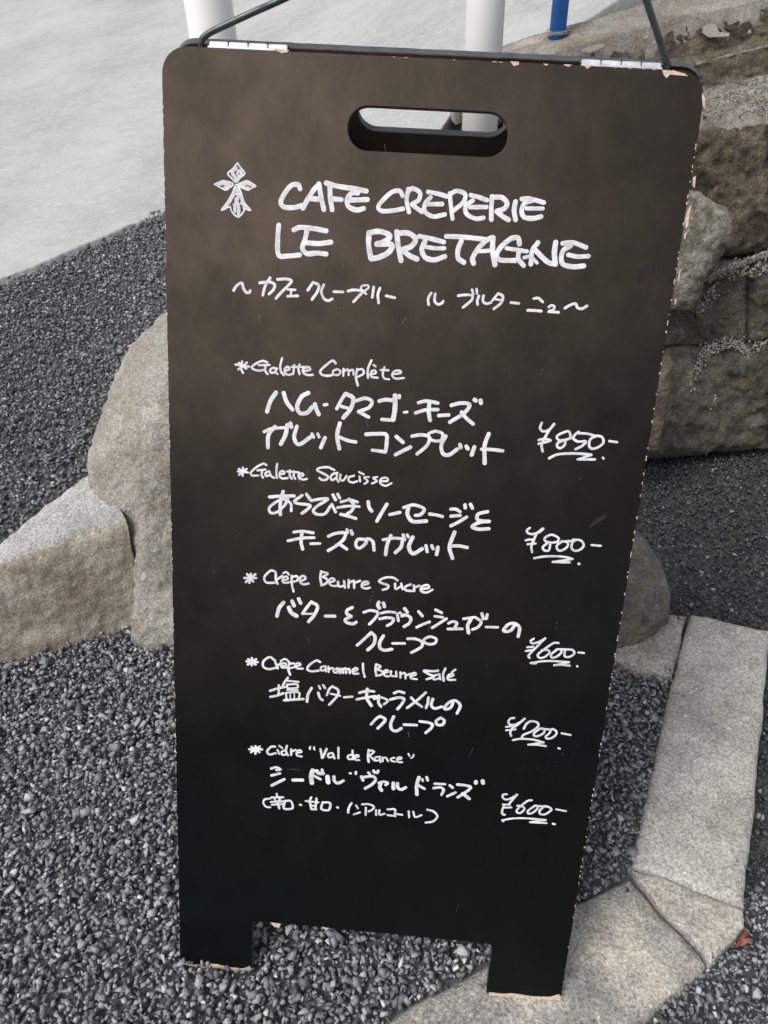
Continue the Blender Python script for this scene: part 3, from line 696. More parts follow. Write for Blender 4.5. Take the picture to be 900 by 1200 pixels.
# hinges: two, each four knuckles and a thin leaf
def boxpts(name, c, ex, ey, ez, mat, parent, bev=.0004):
    bm = bmesh.new(); V = {}
    for i in (-1, 1):
        for j in (-1, 1):
            for k in (-1, 1): V[i, j, k] = bm.verts.new(c+ex*i+ey*j+ez*k)
    for f in (((-1, -1, -1), (-1, 1, -1), (1, 1, -1), (1, -1, -1)), ((-1, -1, 1), (1, -1, 1), (1, 1, 1), (-1, 1, 1)), ((-1, -1, -1), (1, -1, -1), (1, -1, 1), (-1, -1, 1)), ((-1, 1, -1), (-1, 1, 1), (1, 1, 1), (1, 1, -1)), ((-1, -1, -1), (-1, -1, 1), (-1, 1, 1), (-1, 1, -1)), ((1, -1, -1), (1, 1, -1), (1, 1, 1), (1, -1, 1))):
        bm.faces.new([V[q] for q in f])
    bmesh.ops.recalc_face_normals(bm, faces=bm.faces[:])
    if bev: bmesh.ops.bevel(bm, geom=bm.edges[:], offset=bev, segments=2, affect='EDGES')
    return link(name, frombm(name, bm), mat, parent)
for x0, x1 in ((243, 336), (681, 776)):
    u0 = uv(x0, 58 if x0 < 400 else 80)[0]; u1 = uv(x1, 60 if x0 < 400 else 84)[0]
    hg = bpy.data.objects.new('hinge', None); COL.objects.link(hg); hg.parent = sign; hg.matrix_parent_inverse = parent_inv(sign)
    cpos = bp((u0+u1)/2, -.002, TH/2); hg.location = Vector(cpos)
    def hl(o):
        o.parent = hg; o.matrix_parent_inverse = Matrix.Translation(Vector(cpos)).inverted(); return o
    hl(boxpts('hinge_leaf', bp((u0+u1)/2, -.0012, TH*.48), BA*((u1-u0)/2), BB*.0010, BN*(TH*.42), M_steel, None, .0003))
    w = (u1-u0)/4
    for k in range(4):
        a = u0+w*k+.0006; b = u0+w*(k+1)-.0006
        hl(boxpts('knuckle', bp((a+b)/2, -.0052, TH*.80), BA*((b-a)/2), BB*.0026, BN*.0036, M_steel, None, .0009))
    hl(tube('hinge_pin', [bp(u0-.001, -.0052, TH*.80), bp(u1+.001, -.0052, TH*.80)], .0022, M_pin, None, seg=10, sm=1))

# bent wire hanger
YA = bp(0, 0, 0)[1]
wl = bp(uv(235, 55)[0], .002, TH+.003); wr = bp(uv(783, 88)[0], .002, TH+.003)
yl, yr = wl[1], wr[1]
pts = [wl+np.array([0, 0, -.01]), atY(235.5, 54, yl), atY(237, 46, yl), atY(245, 39, yl), atY(262, 30.5, yl), atY(300, 13, yl), atY(338, -4, yl), atY(480, -70, (yl+yr)/2), atY(640, -146, (yl+yr)/2), atY(690, -166, yr), atY(707, -158, yr), atY(716, -132, yr), atY(757.5, 0, yr), atY(774, 50, yr), atY(780.5, 70, yr), atY(782, 78, yr), wr+np.array([0, 0, -.01])]
tube('wire_hanger', pts, .0036, M_rod, sign, seg=12, sm=8)

# chips of bare plywood along the worn edges
def chip(px, th=.0006):
    P = [uv(x, y) for x, y in px]; n = len(P); me_v = [bp(u, v, .0002) for u, v in P]+[bp(u, v, -th) for u, v in P]
    fs = [tuple(range(n, 2*n))]+[(i, (i+1) % n, n+(i+1) % n, n+i) for i in range(n)]
    me = mesh('edge_chip', me_v, fs); bm = bmesh.new(); bm.from_mesh(me)
    bmesh.ops.triangulate(bm, faces=bm.faces[:]); bmesh.ops.recalc_face_normals(bm, faces=bm.faces[:]); bm.to_mesh(me); bm.free()
    link('edge_chip', me, M_wood, sign)
CH = [[(321, 57.5), (332, 58), (339, 59), (337, 61.5), (330, 62.5), (325, 60)],
      [(598, 72), (608, 72.5), (608, 76), (602, 77.5)], [(636, 74.5), (642, 75), (640, 77.5)], [(661, 75.5), (670, 76), (666, 79)], [(684, 77), (693, 77.5), (688, 81)],
      [(776, 82), (790, 83), (803, 86.5), (806, 89.5), (796, 88.5), (785, 87.5), (781, 92), (777, 87)],
      [(823, 108), (826.3, 116), (826, 128), (823.5, 124), (822.5, 115)],
      [(812, 208), (815.5, 206), (814, 220), (811.5, 218)],
      [(810, 240), (807.5, 252), (806.5, 264), (803.5, 268), (802.5, 258), (805, 248)],
      [(804.5, 272), (803, 281), (801.5, 280), (802, 274)], [(796, 318), (797.5, 316), (795.5, 330), (794, 328)],
      [(790.5, 350), (793, 350), (791, 358)],
      [(317, 1081), (329, 1082.5), (327, 1087), (321, 1085.5)], [(377, 1086), (386, 1087.5), (382, 1090)],
      [(210.5, 1124), (217, 1128), (228, 1130.5), (243, 1131.5), (250, 1129.5), (256, 1130), (266, 1133), (285, 1135), (293, 1132), (294, 1137.5), (270, 1136.6), (240, 1134), (211, 1129.5)],
      [(573, 1162.5), (590, 1164.5), (600, 1163.8), (625, 1167.5), (645, 1168), (655, 1165), (658, 1168), (656, 1172), (630, 1171), (600, 1168.5), (573, 1166)]]
for c_ in CH: chip(c_)
tv = []; tf = []
def tiny(px, py, w, h):
    u, v = uv(px, py); b = len(tv); k = 5
    for d in (.0002, -.0005):
        for i in range(k):
            a = 2*math.pi*i/k; r = random.uniform(.6, 1.2); tv.append(bp(u+math.cos(a)*w*r, v+math.sin(a)*h*r, d))
    tf.append(tuple(b+k+i for i in range(k)))
    for i in range(k): tf.append((b+i, b+(i+1) % k, b+k+(i+1) % k, b+k+i))
def edge_r(y): return np.interp(y, [110, 200, 287, 353, 488, 566, 652, 745, 785, 900, 1002, 1166], [827, 814, 803, 792.5, 771, 758.5, 744.5, 728, 721.5, 702.5, 686, 659.5])
for _ in range(85):
    y = random.uniform(150, 1160); u1, v1 = uv(700, y); p = bp(BW-.0008, v1); x_, y_ = proj(p); tiny(x_, y_, random.uniform(.0004, .0010), random.uniform(.0006, .0026))
for _ in range(60):
    y = random.uniform(100, 1120); u1, v1 = uv(200, y); p = bp(.0007, v1); x_, y_ = proj(p); tiny(x_, y_, random.uniform(.0003, .0008), random.uniform(.0008, .003))
for _ in range(14):
    p = bp(random.uniform(.25, .57), .0006); x_, y_ = proj(p); tiny(x_, y_, random.uniform(.001, .004), .0005)
o = link('edge_wear', mesh('edge_wear', tv, tf), M_wood, sign); o['kind'] = 'stuff'
# scuffs and stains on the face
def scuff(px, th=.00012):
    P = [uv(x, y) for x, y in px]; Q = []
    for i in range(len(P)):
        a, b, c, d = [np.array(P[(i+k) % len(P)]) for k in (-1, 0, 1, 2)]
        for t in (0, .33, .66): Q.append(.5*((2*b)+(-a+c)*t+(2*a-5*b+4*c-d)*t*t+(-a+3*b-3*c+d)*t**3))
    n = len(Q); me = mesh('scuff', [bp(u, v, -th) for u, v in Q]+[bp(*np.mean(Q, 0), -th)], [(i, (i+1) % n, n) for i in range(n)])
    link('scuff', me, M_gouge, sign)
for px in ([(747, 318), (752, 308), (761, 308), (765, 318), (759, 327), (750, 333), (744, 340), (748, 329)],
           [(694, 612), (703, 605), (711, 602), (710, 606), (702, 612), (690, 619)]): scuff(px)
# hairline scratches and flecks
tv, tf = [], []
def hair(x0, y0, x1, y1, w):
    a = np.array(uv(x0, y0)); b_ = np.array(uv(x1, y1)); L = np.linalg.norm(b_-a); k = max(2, int(L/.003)); t = (b_-a)/L; nn_ = np.array([-t[1], t[0]]); s0 = random.random()*9
    for i in range(k):
        if random.random() < .3: continue
        p = a+(b_-a)*i/k+nn_*.0015*nz((i*.3, s0, 0), 1); q = a+(b_-a)*(i+.9)/k+nn_*.0015*nz(((i+1)*.3, s0, 0), 1); b0 = len(tv)
        for c_ in (p-nn_*w, p+nn_*w, q+nn_*w*.7, q-nn_*w*.7): tv.append(bp(c_[0], c_[1], -.0001))
        tf.append((b0, b0+1, b0+2, b0+3))
hair(345, 556, 357, 573, .0004); hair(437, 690, 434, 707, .00025); hair(434, 740, 433, 752, .0003); hair(505, 730, 501, 742, .00025); hair(424, 478, 431, 500, .0003)
hair(322, 900, 352, 902, .0002); hair(471, 380, 476, 372, .0003); hair(306, 362, 316, 358, .0003); hair(304, 366, 304, 378, .0003); hair(478, 858, 479, 864, .0003)
for _ in range(26):
    x = random.uniform(230, 690); y = random.uniform(120, 1080); a = random.uniform(-.4, .4)+math.pi/2; l = random.uniform(3, 13); hair(x, y, x+math.cos(a)*l, y+math.sin(a)*l, random.uniform(.00012, .00022))
for _ in range(90):
    x = random.uniform(215, 690); y = random.uniform(100, 1100)
    if random.random() < .4: x = random.gauss(470, 50); y = random.gauss(350, 35)
    if random.random() < .25: x = random.gauss(655, 20); y = random.gauss(900, 25)
    b0 = len(tv); u, v = uv(x, y); r = random.uniform(.0002, .0006)
    for k in range(4): tv.append(bp(u+r*math.cos(k*1.57+.4)*random.uniform(.6, 1.2), v+r*math.sin(k*1.57+.4), -.0001))
    tf.append((b0, b0+1, b0+2, b0+3))
o = link('scratches', mesh('scratches', tv, tf), M_speck, sign); o['kind'] = 'stuff'

# ------------------------------------------------------------------ handwriting, drawn stroke by stroke
INK = [0]
def stroke_mesh(strokes, V, F, zbase=.00022):
    for pts, w in strokes:
        q = [np.array(uv(x, y)) for x, y in pts]
        if len(q) == 1: q = [q[0], q[0]+np.array([1e-4, 0])]
        ext = [2*q[0]-q[1]]+q+[2*q[-1]-q[-2]]; P = []
        for i in range(1, len(ext)-2):
            a, b, c, d = ext[i-1:i+3]; L = np.linalg.norm(c-b); k = max(2, min(9, int(L/.0012)))
            ta = .5*(c-a); tb_ = .5*(d-b)
            la = np.linalg.norm(ta); lb = np.linalg.norm(tb_)
            if la > L: ta = ta*L/la
            if lb > L: tb_ = tb_*L/lb
            for t in np.linspace(0, 1, k, endpoint=False):
                h = (2*t**3-3*t*t+1)*b+(t**3-2*t*t+t)*ta+(-2*t**3+3*t*t)*c+(t**3-t*t)*tb_; P.append(h)
        P.append(q[-1]); n = len(P)
        t0 = P[1]-P[0]; t0 /= np.linalg.norm(t0)+1e-12; t1 = P[-1]-P[-2]; t1 /= np.linalg.norm(t1)+1e-12
        r = w/2; INK[0] += 1; zb = zbase+(INK[0] % 40)*6e-6
        LR = []
        sd_ = INK[0]*.37
        # cap start
        for s in (-1, -.8, -.45): LR.append((P[0]+t0*s*r, t0, math.sqrt(max(0, 1-s*s))*r))
        for i in range(n):
            t = P[min(i+1, n-1)]-P[max(i-1, 0)]; t = t/(np.linalg.norm(t)+1e-12)
            LR.append((P[i], t, r*(1+.10*noise.noise(Vector((P[i][0]*160, P[i][1]*160, sd_))))))
        for s in (.45, .8, 1): LR.append((P[-1]+t1*s*r, t1, math.sqrt(max(0, 1-s*s))*r))
        b0 = len(V)
        for i, (p, t, rr) in enumerate(LR):
            nn = np.array([-t[1], t[0]]); z = -(zb+i*7e-7); rr = max(rr, 1e-6)
            for sgn, zz in ((1, z+.00015), (.82, z), (-.82, z), (-1, z+.00015)):
                u, v = p+nn*sgn*rr; V.append(bp(u, v, zz))
        for i in range(len(LR)-1):
            for k in range(3): F.append((b0+i*4+k, b0+(i+1)*4+k, b0+(i+1)*4+k+1, b0+i*4+k+1))
def write(name, blocks, mat=None, label=None, parent=None):
    V = []; F = []
    for ox, oy, s, w, txt in blocks:
        st = []
        for part in txt.split(';'):
            part = part.strip()
            if not part: continue
            ww = w
            if part[0] == 'w': a, part = part.split(':'); ww = float(a[1:])
            pts = [tuple(float(k) for k in p.split(',')) for p in part.split()]
            P = [(ox+x/s, oy+y/s) for x, y in pts]
            # pixel width to metres at this place on the board
            u0, v0 = uv(P[0][0], P[0][1]); u1, v1 = uv(P[0][0]+1, P[0][1]); pm = math.hypot(u1-u0, v1-v0)
            st.append((P, ww/s*pm*1.02))
        stroke_mesh(st, V, F)
    me = mesh(name, V, F); bm = bmesh.new(); bm.from_mesh(me)
    nrm = Vector(-BN)
    for f in bm.faces:
        f.normal_update()
        if f.normal.dot(nrm) < 0: f.normal_flip()
    bm.to_mesh(me); bm.free()
    o = link(name, me, mat or M_ink, sign)
    if label: o['label'] = label
    return o
write('emblem_fill', [(240,180,4.5,17,"165,75 145,100 160,125 165,140; 185,90 195,105 180,125 170,145;75,163 100,158 130,165;105,182 135,170;190,165 225,157 255,168;200,178 230,183;160,180 150,215 130,255 105,290;172,180 175,230 160,275 160,305;180,190 195,240 205,275 225,290;165,240 180,290 178,320;w9:165,88 178,92 172,108"),], M_ink2)
write('emblem', [(240,180,4.5,8,"173,50 148,80 122,106 142,130 162,150 185,130 211,104 190,76 173,50;52,162 75,152 100,144 150,160 130,180 110,192 85,180 52,162;172,165 200,152 225,144 250,158 270,172 250,180 230,192 205,184 178,165;165,162 150,200 120,255 88,298 112,288 135,280;178,170 195,215 210,260 242,298 220,294 205,288;135,280 142,305 160,325 178,335 195,320 208,300 205,285;150,270 165,262 180,268 200,255;195,105 180,95 168,108 182,118;150,230 160,215 185,212")])
write('title_lettering', [
(240,180,4.5,25,"503,186 492,164 458,168 422,210 401,256 418,282 470,285 512,275;518,288 545,238 578,188 602,165;602,160 614,230 628,296;545,237 610,242;640,155 700,172 780,186;645,157 700,172 780,184 852,198;660,175 662,230 672,296;675,240 720,243;808,208 775,210 752,240 758,278 800,298 838,290;765,246 858,243;391,378 385,450 390,535 440,540 500,535;470,403 500,390 570,395 640,408;540,400 530,450 515,500 540,528 590,525 640,530;530,470 600,475 665,467"),
(420,200,6,30,"312,178 290,143 240,150 180,200 140,255 165,284 240,282 315,268;352,130 340,210 356,292;352,148 380,125 432,155 425,205 378,236;378,238 412,266 450,290;490,150 560,163 622,182;508,188 472,230 466,285 525,323 608,308;482,236 590,235;643,160 650,240 662,338;650,165 690,143 750,165 740,220 668,282;790,172 840,185 905,208;805,210 755,250 762,305 825,338 880,332;785,257 900,256"),
(420,200,6,36,"75,436 72,520 88,615;80,436 150,428 220,455 200,490 130,518;130,516 235,522 215,572 150,608 92,620;270,430 280,530 300,632;285,440 350,440 402,480 375,530 312,555;312,560 360,598 412,622;w32:428,462 500,476 600,502;w34:468,500 446,550 468,608 530,628 608,604;w28:470,536 540,546 605,546;w32:618,462 720,466 900,484;w34:725,492 700,560 703,616 742,646"),
(550,210,6,33,"160,122 155,200 155,284;168,127 230,130 266,170 245,208 192,226;192,226 235,262 276,286;325,158 315,220 325,286;w30:368,140 420,136 524,165;445,150 388,170 368,225 388,268 450,276 504,264;w28:402,206 516,207"),
(550,210,6,34,"30,592 22,560 60,490 118,432 158,412;w36:166,412 164,500 180,602;w28:62,508 150,502;352,456 342,413 290,420 222,478 192,535 218,568 325,572;w28:262,486 340,498 405,508;w32:348,508 345,560 382,608;w32:484,446 444,500 432,598;452,486 508,545 560,588 600,596;w36:607,444 598,520 605,598;w24:385,552 430,546 476,588;w32:656,452 730,447 820,480;w34:712,468 662,500 646,558 662,600 730,616 805,610;w30:695,532 760,545 838,541")])
write('subtitle_lettering', [
(260,315,7.5,24,"105,190 130,150 175,125 190,170 215,208 245,207 250,192;334,124 400,118 430,118 466,142 455,182 416,222;425,80 382,150 360,232;490,94 560,90 612,104 590,140 530,200 476,260;w20:580,182 645,186;w18:612,190 604,235;w22:578,242 668,238;756,188 802,120;802,120 852,145 840,200 792,270"),
(360,315,7.5,23,"147,140 125,200 148,262 185,280 220,265;235,202 315,204;358,197 400,187 460,190 490,202 450,245 408,290;w18:492,205 542,165 532,146 484,150 472,172 498,200 518,222;585,160 573,250;640,170 622,225 628,300;694,238 770,255")])
write('subtitle_lettering', [
(490,325,7.5,23,"115,138 88,190 93,240;150,145 145,208 175,238 212,225 220,210;352,162 410,155 475,160 470,200 395,265;w20:474,108 486,150;w20:514,102 518,145;535,165 520,205 523,238;575,162 570,208 598,232 640,222;w20:652,205 705,140;705,142 745,168 730,225 665,278;w18:672,192 738,202;816,222 885,230"),
(590,325,7.5,24,"268,187 305,183 344,216;212,290 270,292 332,297;w22:398,262 420,247 448,258 438,285 402,298;398,302 484,308;540,272 585,245 632,232 652,268 690,276 734,252")])
write('menu_lettering', [
(270,415,7.5,19,"45,92 165,110;104,64 92,120 112,165;70,135 145,75;75,78 140,128;325,72 280,60 215,90 188,118 215,138 262,145 305,135;250,98 345,95;308,100 308,150 328,175;412,128 372,122 348,145 362,165 398,156;405,125 400,160 415,175;455,35 440,100 445,150 470,185;482,150 522,130 502,110 478,130 480,165 510,182 545,175;562,95 552,175;608,92 598,130 608,175;540,112 692,114;644,150 702,138 690,116 642,128 642,165 680,184 725,182"),
(370,415,7.5,21,"175,80 150,57 95,95 40,150 60,184 120,190 150,180;w18:188,132 152,150 162,180 200,182 218,150 188,132;w18:245,128 243,190;w18:250,150 285,135 290,185;w18:292,150 328,138 332,180;w20:365,130 353,200 370,275;w18:368,140 410,132 422,170 366,202;w20:490,55 460,130 460,210;w18:508,95 526,108;w18:478,182 530,165 520,143 492,152 490,198 545,208;w18:570,140 640,142;w18:604,115 590,170 602,212 645,222;w18:678,178 750,165 738,145 690,152 672,188 700,215 775,210")])
write('menu_lettering', [
(260,410,5,24,"318,250 285,300 265,362;362,252 380,305 414,350;508,252 470,272 442,328 458,370 500,368 530,335;545,318 555,350 568,378;w18:600,323 616,320;w20:674,345 700,295 725,256;728,258 770,285 755,345 712,398;w18:702,332 752,345;w20:782,300 840,284 880,302 862,338 800,362;w20:800,362 860,394;w18:248,480 290,462 380,455;w24:385,440 372,500 346,552;w22:312,450 274,500 270,572;w22:402,430 408,452;w22:440,448 424,510 440,550 465,550 518,512;w18:528,492 538,512;w18:562,492 570,510;w22:605,515 580,572;w24:692,430 676,500 688,578;w20:690,512 740,532 785,540"),
(430,410,5,22,"72,300 110,292 165,298;w28:165,268 165,340 154,408;w20:88,408 155,412;w20:190,268 190,280;w15:218,366 236,364;w20:302,310 350,300 415,312;w20:285,370 345,352 415,350;w24:366,310 362,360 370,412;w20:420,385 480,382;w22:495,325 550,312 602,322 570,370 486,424;w22:555,365 582,400 622,434;w24:630,292 638,298;w24:666,296 668,312;w22:-5,495 60,492 112,497 116,545 110,592;w20:32,588 108,598;w22:172,508 212,542;w22:168,614 215,590 255,570;w20:264,506 320,498 366,512 352,560 294,610;w18:400,476 442,490 436,528 400,534 368,520 362,492 400,476;w22:462,505 436,560 446,608 480,616 530,582;w22:545,555 550,572;w22:582,565 592,580;w24:630,570 614,615;w24:714,492 690,560 690,664;w20:672,582 730,584 795,592")])
write('menu_lettering', [
(270,540,9,22,"80,112 185,122;132,72 130,158;92,148 172,85;88,85 150,120;380,45 350,30 280,65 215,125 230,155 295,155;285,102 372,92;338,95 330,150 345,178;402,112 370,130 378,160 412,152;412,110 430,160 462,180;495,32 485,110 490,180;522,142 570,132 560,106 525,120 520,165 550,186 605,182;628,100 628,160 648,188;672,110 668,160 684,190;600,112 722,122;722,172 772,152 758,132 720,146 730,184 770,198 808,190"),
(360,540,8.18,22,"260,88 200,62 120,68 95,90 140,115 198,148 185,180 140,182 118,165;290,115 245,128 225,160 242,185 282,160;w20:288,118 282,165 300,200;w20:320,132 315,175 345,190 378,145;w20:450,142 400,160 400,195 440,208 482,195;w20:498,108 542,130;w20:502,150 508,198;w18:592,155 545,160 582,195 548,222;w18:672,155 632,165 668,195 620,218;w20:702,195 772,192 760,162 710,172 700,212 750,240 808,215")])
write('menu_lettering', [
(300,570,6.43,24,"102,80 180,74 288,72;w26:205,38 185,120 184,212;w20:242,92 170,108 102,158 110,198 155,196 210,150 238,105;w20:215,98 262,130 266,185;w22:348,68 290,112 320,130 408,142 386,175 346,203;w24:380,58 410,100;w22:418,108 480,96 542,96 460,150 432,185 460,210 520,206 560,150;w22:572,135 600,192;w24:580,64 600,100;w22:616,58 632,88;w20:640,118 710,102 765,118;w20:615,160 700,148 778,152;w24:702,95 738,140 720,185 690,205;w24:638,210 690,222 752,242;w22:285,345 350,338 432,350;w22:242,410 340,390 438,386;w26:346,350 340,420 352,472;w20:412,432 482,430;w24:546,376 600,354 670,352 660,400 600,450 545,484;w24:628,432 684,472;w22:686,325 688,350;w26:716,335 726,358;w24:830,400 770,400 752,440 778,466 825,432 840,395 880,415 890,480")
,(430,535,5.29,22,"8,280 14,315 30,338;124,295 82,365 62,400;w20:142,360 205,346;w20:228,316 290,300 355,325 332,360 300,365;w24:258,315 252,360 285,402 368,400;w20:388,356 430,362 468,372;w20:520,326 550,326 578,342;w20:520,370 578,365;w20:520,430 570,405 618,375;w22:608,300 610,318;w22:642,296 654,320;w22:748,342 692,356 682,385 704,398 758,402;w22:758,402 700,408 652,434 690,450 756,448;w18:100,516 160,506 222,510;w22:222,510 212,560 176,596;w22:148,490 126,545 116,608;w20:225,486 234,515;w18:250,485 257,498;w24:284,500 260,560 286,602 342,572;w20:366,552 374,590;w20:402,552 410,572;w22:440,562 432,608;w24:544,468 512,560 530,630;w20:520,556 570,554 622,564")])
write('menu_lettering', [
(280,660,7.5,20,"48,130 152,130;106,92 92,172;62,165 145,97;72,96 125,160;320,75 282,64 225,120 240,168 312,172;325,90 325,150 340,180;330,148 380,112;w16:388,90 415,76 440,100;w18:388,152 430,138 418,116 388,130 386,165 420,172 445,166;465,110 465,180 480,248;470,120 512,115 515,150 470,166;545,158 586,136 570,112 540,124 540,168 570,185 612,178;w22:724,72 716,130 726,188;w20:728,75 780,92 738,120;w20:738,120 776,142 768,175 726,195;w18:802,168 842,152 826,132 796,146 800,185 830,200 862,198"),
(390,660,6.92,19,"42,150 50,188 82,185;92,145 98,198;130,135 128,195;130,160 165,142;172,142 174,200;178,160 222,142;238,176 290,166 280,150 245,156 236,190 265,205 300,198;525,138 490,117 430,116 375,142 400,162 450,180 440,205 406,215;505,165 510,208 545,192;555,165 566,210;632,172 590,190 590,218 640,226;658,180 660,226;665,198 702,182;716,212 780,198 765,176 720,192 716,225 760,238 808,215")])
write('menu_lettering', [
(310,695,7.5,32,"168,82 130,130 110,202;w32:243,70 260,112;w32:300,50 318,88;w38:214,128 235,172 280,200;w26:335,180 370,130 412,76;w30:414,80 466,115 440,190 388,250;w20:340,182 450,182;w28:535,202 618,203;w28:772,126 728,150 722,180 762,204;w28:762,204 708,236 732,262 780,270 806,255"),
(410,695,8.18,28,"135,184 200,166 270,188 240,245 188,298;w34:278,88 268,118 284,144;w32:322,95 332,130;w26:302,192 360,180 432,185;w28:285,248 350,236 418,246 400,288 358,312;w32:524,148 550,182;w26:458,218 466,266;w30:500,220 545,212 585,242 570,288 520,322;w28:658,176 696,220;w26:640,328 700,300 765,275;w28:822,160 880,188;w26:815,222 890,232;w28:790,332 850,295 925,245;w28:70,500 130,448 204,378;w32:206,380 242,420 228,490 172,545;w32:322,410 288,470 290,524 330,548 402,538;w26:410,482 525,482;w28:555,438 620,438 690,465 690,510 640,545 590,570;w26:715,475 710,445 770,418 828,440 815,480 760,490 715,475"),
(510,700,8.18,28,"128,248 170,232 208,248 190,285;122,303 258,302;272,205 330,198 375,190;w34:345,205 312,270 320,340;w28:388,192 440,235 410,285 358,308;w30:448,155 462,205;w28:500,165 490,205;w24:488,285 600,287;w32:765,262 730,312 690,328 655,315 700,262 760,250 808,290 796,375")])
write('salted_caramel_scuff', [(410,695,8.18,22,"450,205 470,190 485,185;490,205 520,205 545,210")], M_ink2)
write('menu_lettering', [
(280,765,6.92,19,"62,70 152,76;105,42 104,102;72,95 140,52;75,52 135,95;292,62 250,35 200,68 198,112 240,132 308,120;296,78 315,125;315,102 342,84;w16:340,66 375,50 408,76;w16:346,112 384,98 370,82 342,96 350,120 390,118;410,82 400,130 415,176;w17:412,90 450,86 455,112 412,126;w17:466,110 500,96 482,82 462,96 470,125 518,128;658,75 630,62 570,100 556,134 590,150 645,145;w17:700,108 668,116 666,142 696,140;w17:702,110 706,150;w17:726,112 728,155;w17:730,132 762,122;w17:802,124 768,140 776,160 802,156;w17:802,132 820,165"),
(400,765,6,15,"-30,110 -28,140;-26,120 -8,112 -4,140;-2,118 10,112 14,142;w15:85,132 115,118 105,106 80,120 85,145 120,146;w16:12,120 30,108 34,142;w15:36,120 56,112 60,142;w16:152,76 155,130 165,168;w16:245,80 240,120 248,160;w16:246,80 276,95 250,115;w16:250,116 290,132 280,154 246,160;w15:302,142 330,132 320,120 300,132 305,160 335,166;w15:350,128 350,160 380,164;w15:386,132 388,165;w15:416,136 416,174;w15:420,150 444,140;w15:450,145 452,180;w15:455,160 482,148;w15:490,166 525,152 515,140 490,152 490,178 530,186;w17:680,126 640,130 580,126 620,152 652,168 600,186;w15:682,152 648,165 652,188 686,180;w15:690,150 696,186;w17:732,110 716,150 720,195;w15:778,136 802,118;w15:752,172 790,158 780,146 752,160 752,188 800,190")])
write('menu_lettering', [
(310,790,7.5,22,"50,146 110,128 178,112;w20:126,98 124,185;w22:52,200 110,188 165,168;w20:206,32 180,65 160,102;w18:200,58 300,68;w18:198,92 284,88 290,118 205,124 198,92;w16:200,142 292,140;w17:188,165 195,222;w17:188,164 300,160 302,216;w12:225,170 228,216;w12:262,168 262,214;w22:172,230 342,218;w24:414,122 382,180 374,242;w22:472,162 488,210 510,228;w20:478,104 490,128;w20:516,96 532,122;w20:548,184 570,130 600,106;w22:602,110 648,140 640,190 570,268;w18:582,172 664,190;w20:700,203 772,198"),
(410,800,6.43,20,"72,76 130,62 182,66;52,126 120,112 196,102;w24:132,48 128,115 162,172;w18:182,122 240,112 286,136 258,162;w22:218,98 216,150 234,178;w22:335,78 370,66 408,76;w22:306,126 370,112 408,122 392,160 360,198;w20:572,74 510,130 432,190;w20:462,112 500,150 542,180;w20:592,112 588,150 574,190;w22:626,122 614,168 640,194 694,180;w22:778,145 765,180 735,200 712,192 745,150 795,134 832,172 808,230;w20:160,314 198,272 230,252;w22:232,254 268,276 250,305 210,344;w24:330,256 308,310 316,352 350,364 388,344;w22:408,316 502,320;w22:528,292 590,300 622,316 610,345 572,378;w22:684,264 650,290 662,318 698,316 712,286 684,264")])
write('menu_lettering', [
(285,865,8.18,22,"58,106 180,108;120,76 118,150;76,134 160,80;80,82 155,134;305,82 270,82 230,125 250,155 312,145;w19:345,72 375,95;w20:330,112 345,150;w19:402,116 370,130 376,160 410,156;w20:420,72 410,120 430,165;w20:460,106 460,162;w19:462,132 502,112;w19:516,142 560,132 545,115 516,126 516,165 562,175;w17:645,82 636,95 641,106;w17:682,85 676,95 685,110;w22:742,106 756,188;w22:762,188 800,102;w19:852,142 816,152 820,184 855,180;w20:860,146 875,194"),
(385,865,8.18,20,"95,90 95,192;222,156 186,172 192,200 225,200;230,118 236,200;w18:252,186 290,176 280,160 252,170 256,205 296,210;w22:385,112 378,180 385,226;386,116 436,128 396,166;396,170 442,214;w18:492,176 446,186 452,214 486,212;w18:490,180 500,230;w18:516,182 520,220;w18:520,192 550,186 570,220;w18:632,186 600,196 600,214 636,226;w18:662,206 700,196 690,180 660,192 662,225 706,230;w17:765,148 774,168;w17:815,158 814,174 792,190")])
write('menu_lettering', [
(285,865,8.18,32,"w24:268,290 318,278 358,300 318,304;w26:272,358 352,338;w28:274,454 330,426 394,394;w34:478,402 568,402;w44:668,310 652,360 658,428;w26:672,358 740,394;w38:705,315 725,336 765,338;w26:755,302 760,315;w42:808,368 815,425"),
(385,865,8.18,30,"52,368 56,408 90,432 142,408;w24:205,336 212,338;w24:262,325 262,342;w28:314,368 330,404;w28:318,376 425,366 452,398 420,440 352,482;w26:382,330 396,345;w28:432,312 444,330;w26:476,312 468,332;w26:482,428 530,418 570,430 548,448;w34:500,435 492,470 508,500;w36:622,430 622,484;w30:662,432 666,476 700,492 740,472"),
(470,890,8.18,26,"w34:172,170 150,250 152,335;w26:165,246 224,280;w24:202,188 208,205;w26:245,168 256,200;w24:322,232 422,236;w26:312,274 380,268 408,292 388,338;w28:468,248 494,270;w26:444,352 522,316;w28:540,240 610,246 668,268 610,320 544,362;w32:590,325 654,376;w38:718,212 716,225;w38:782,204 786,225")])
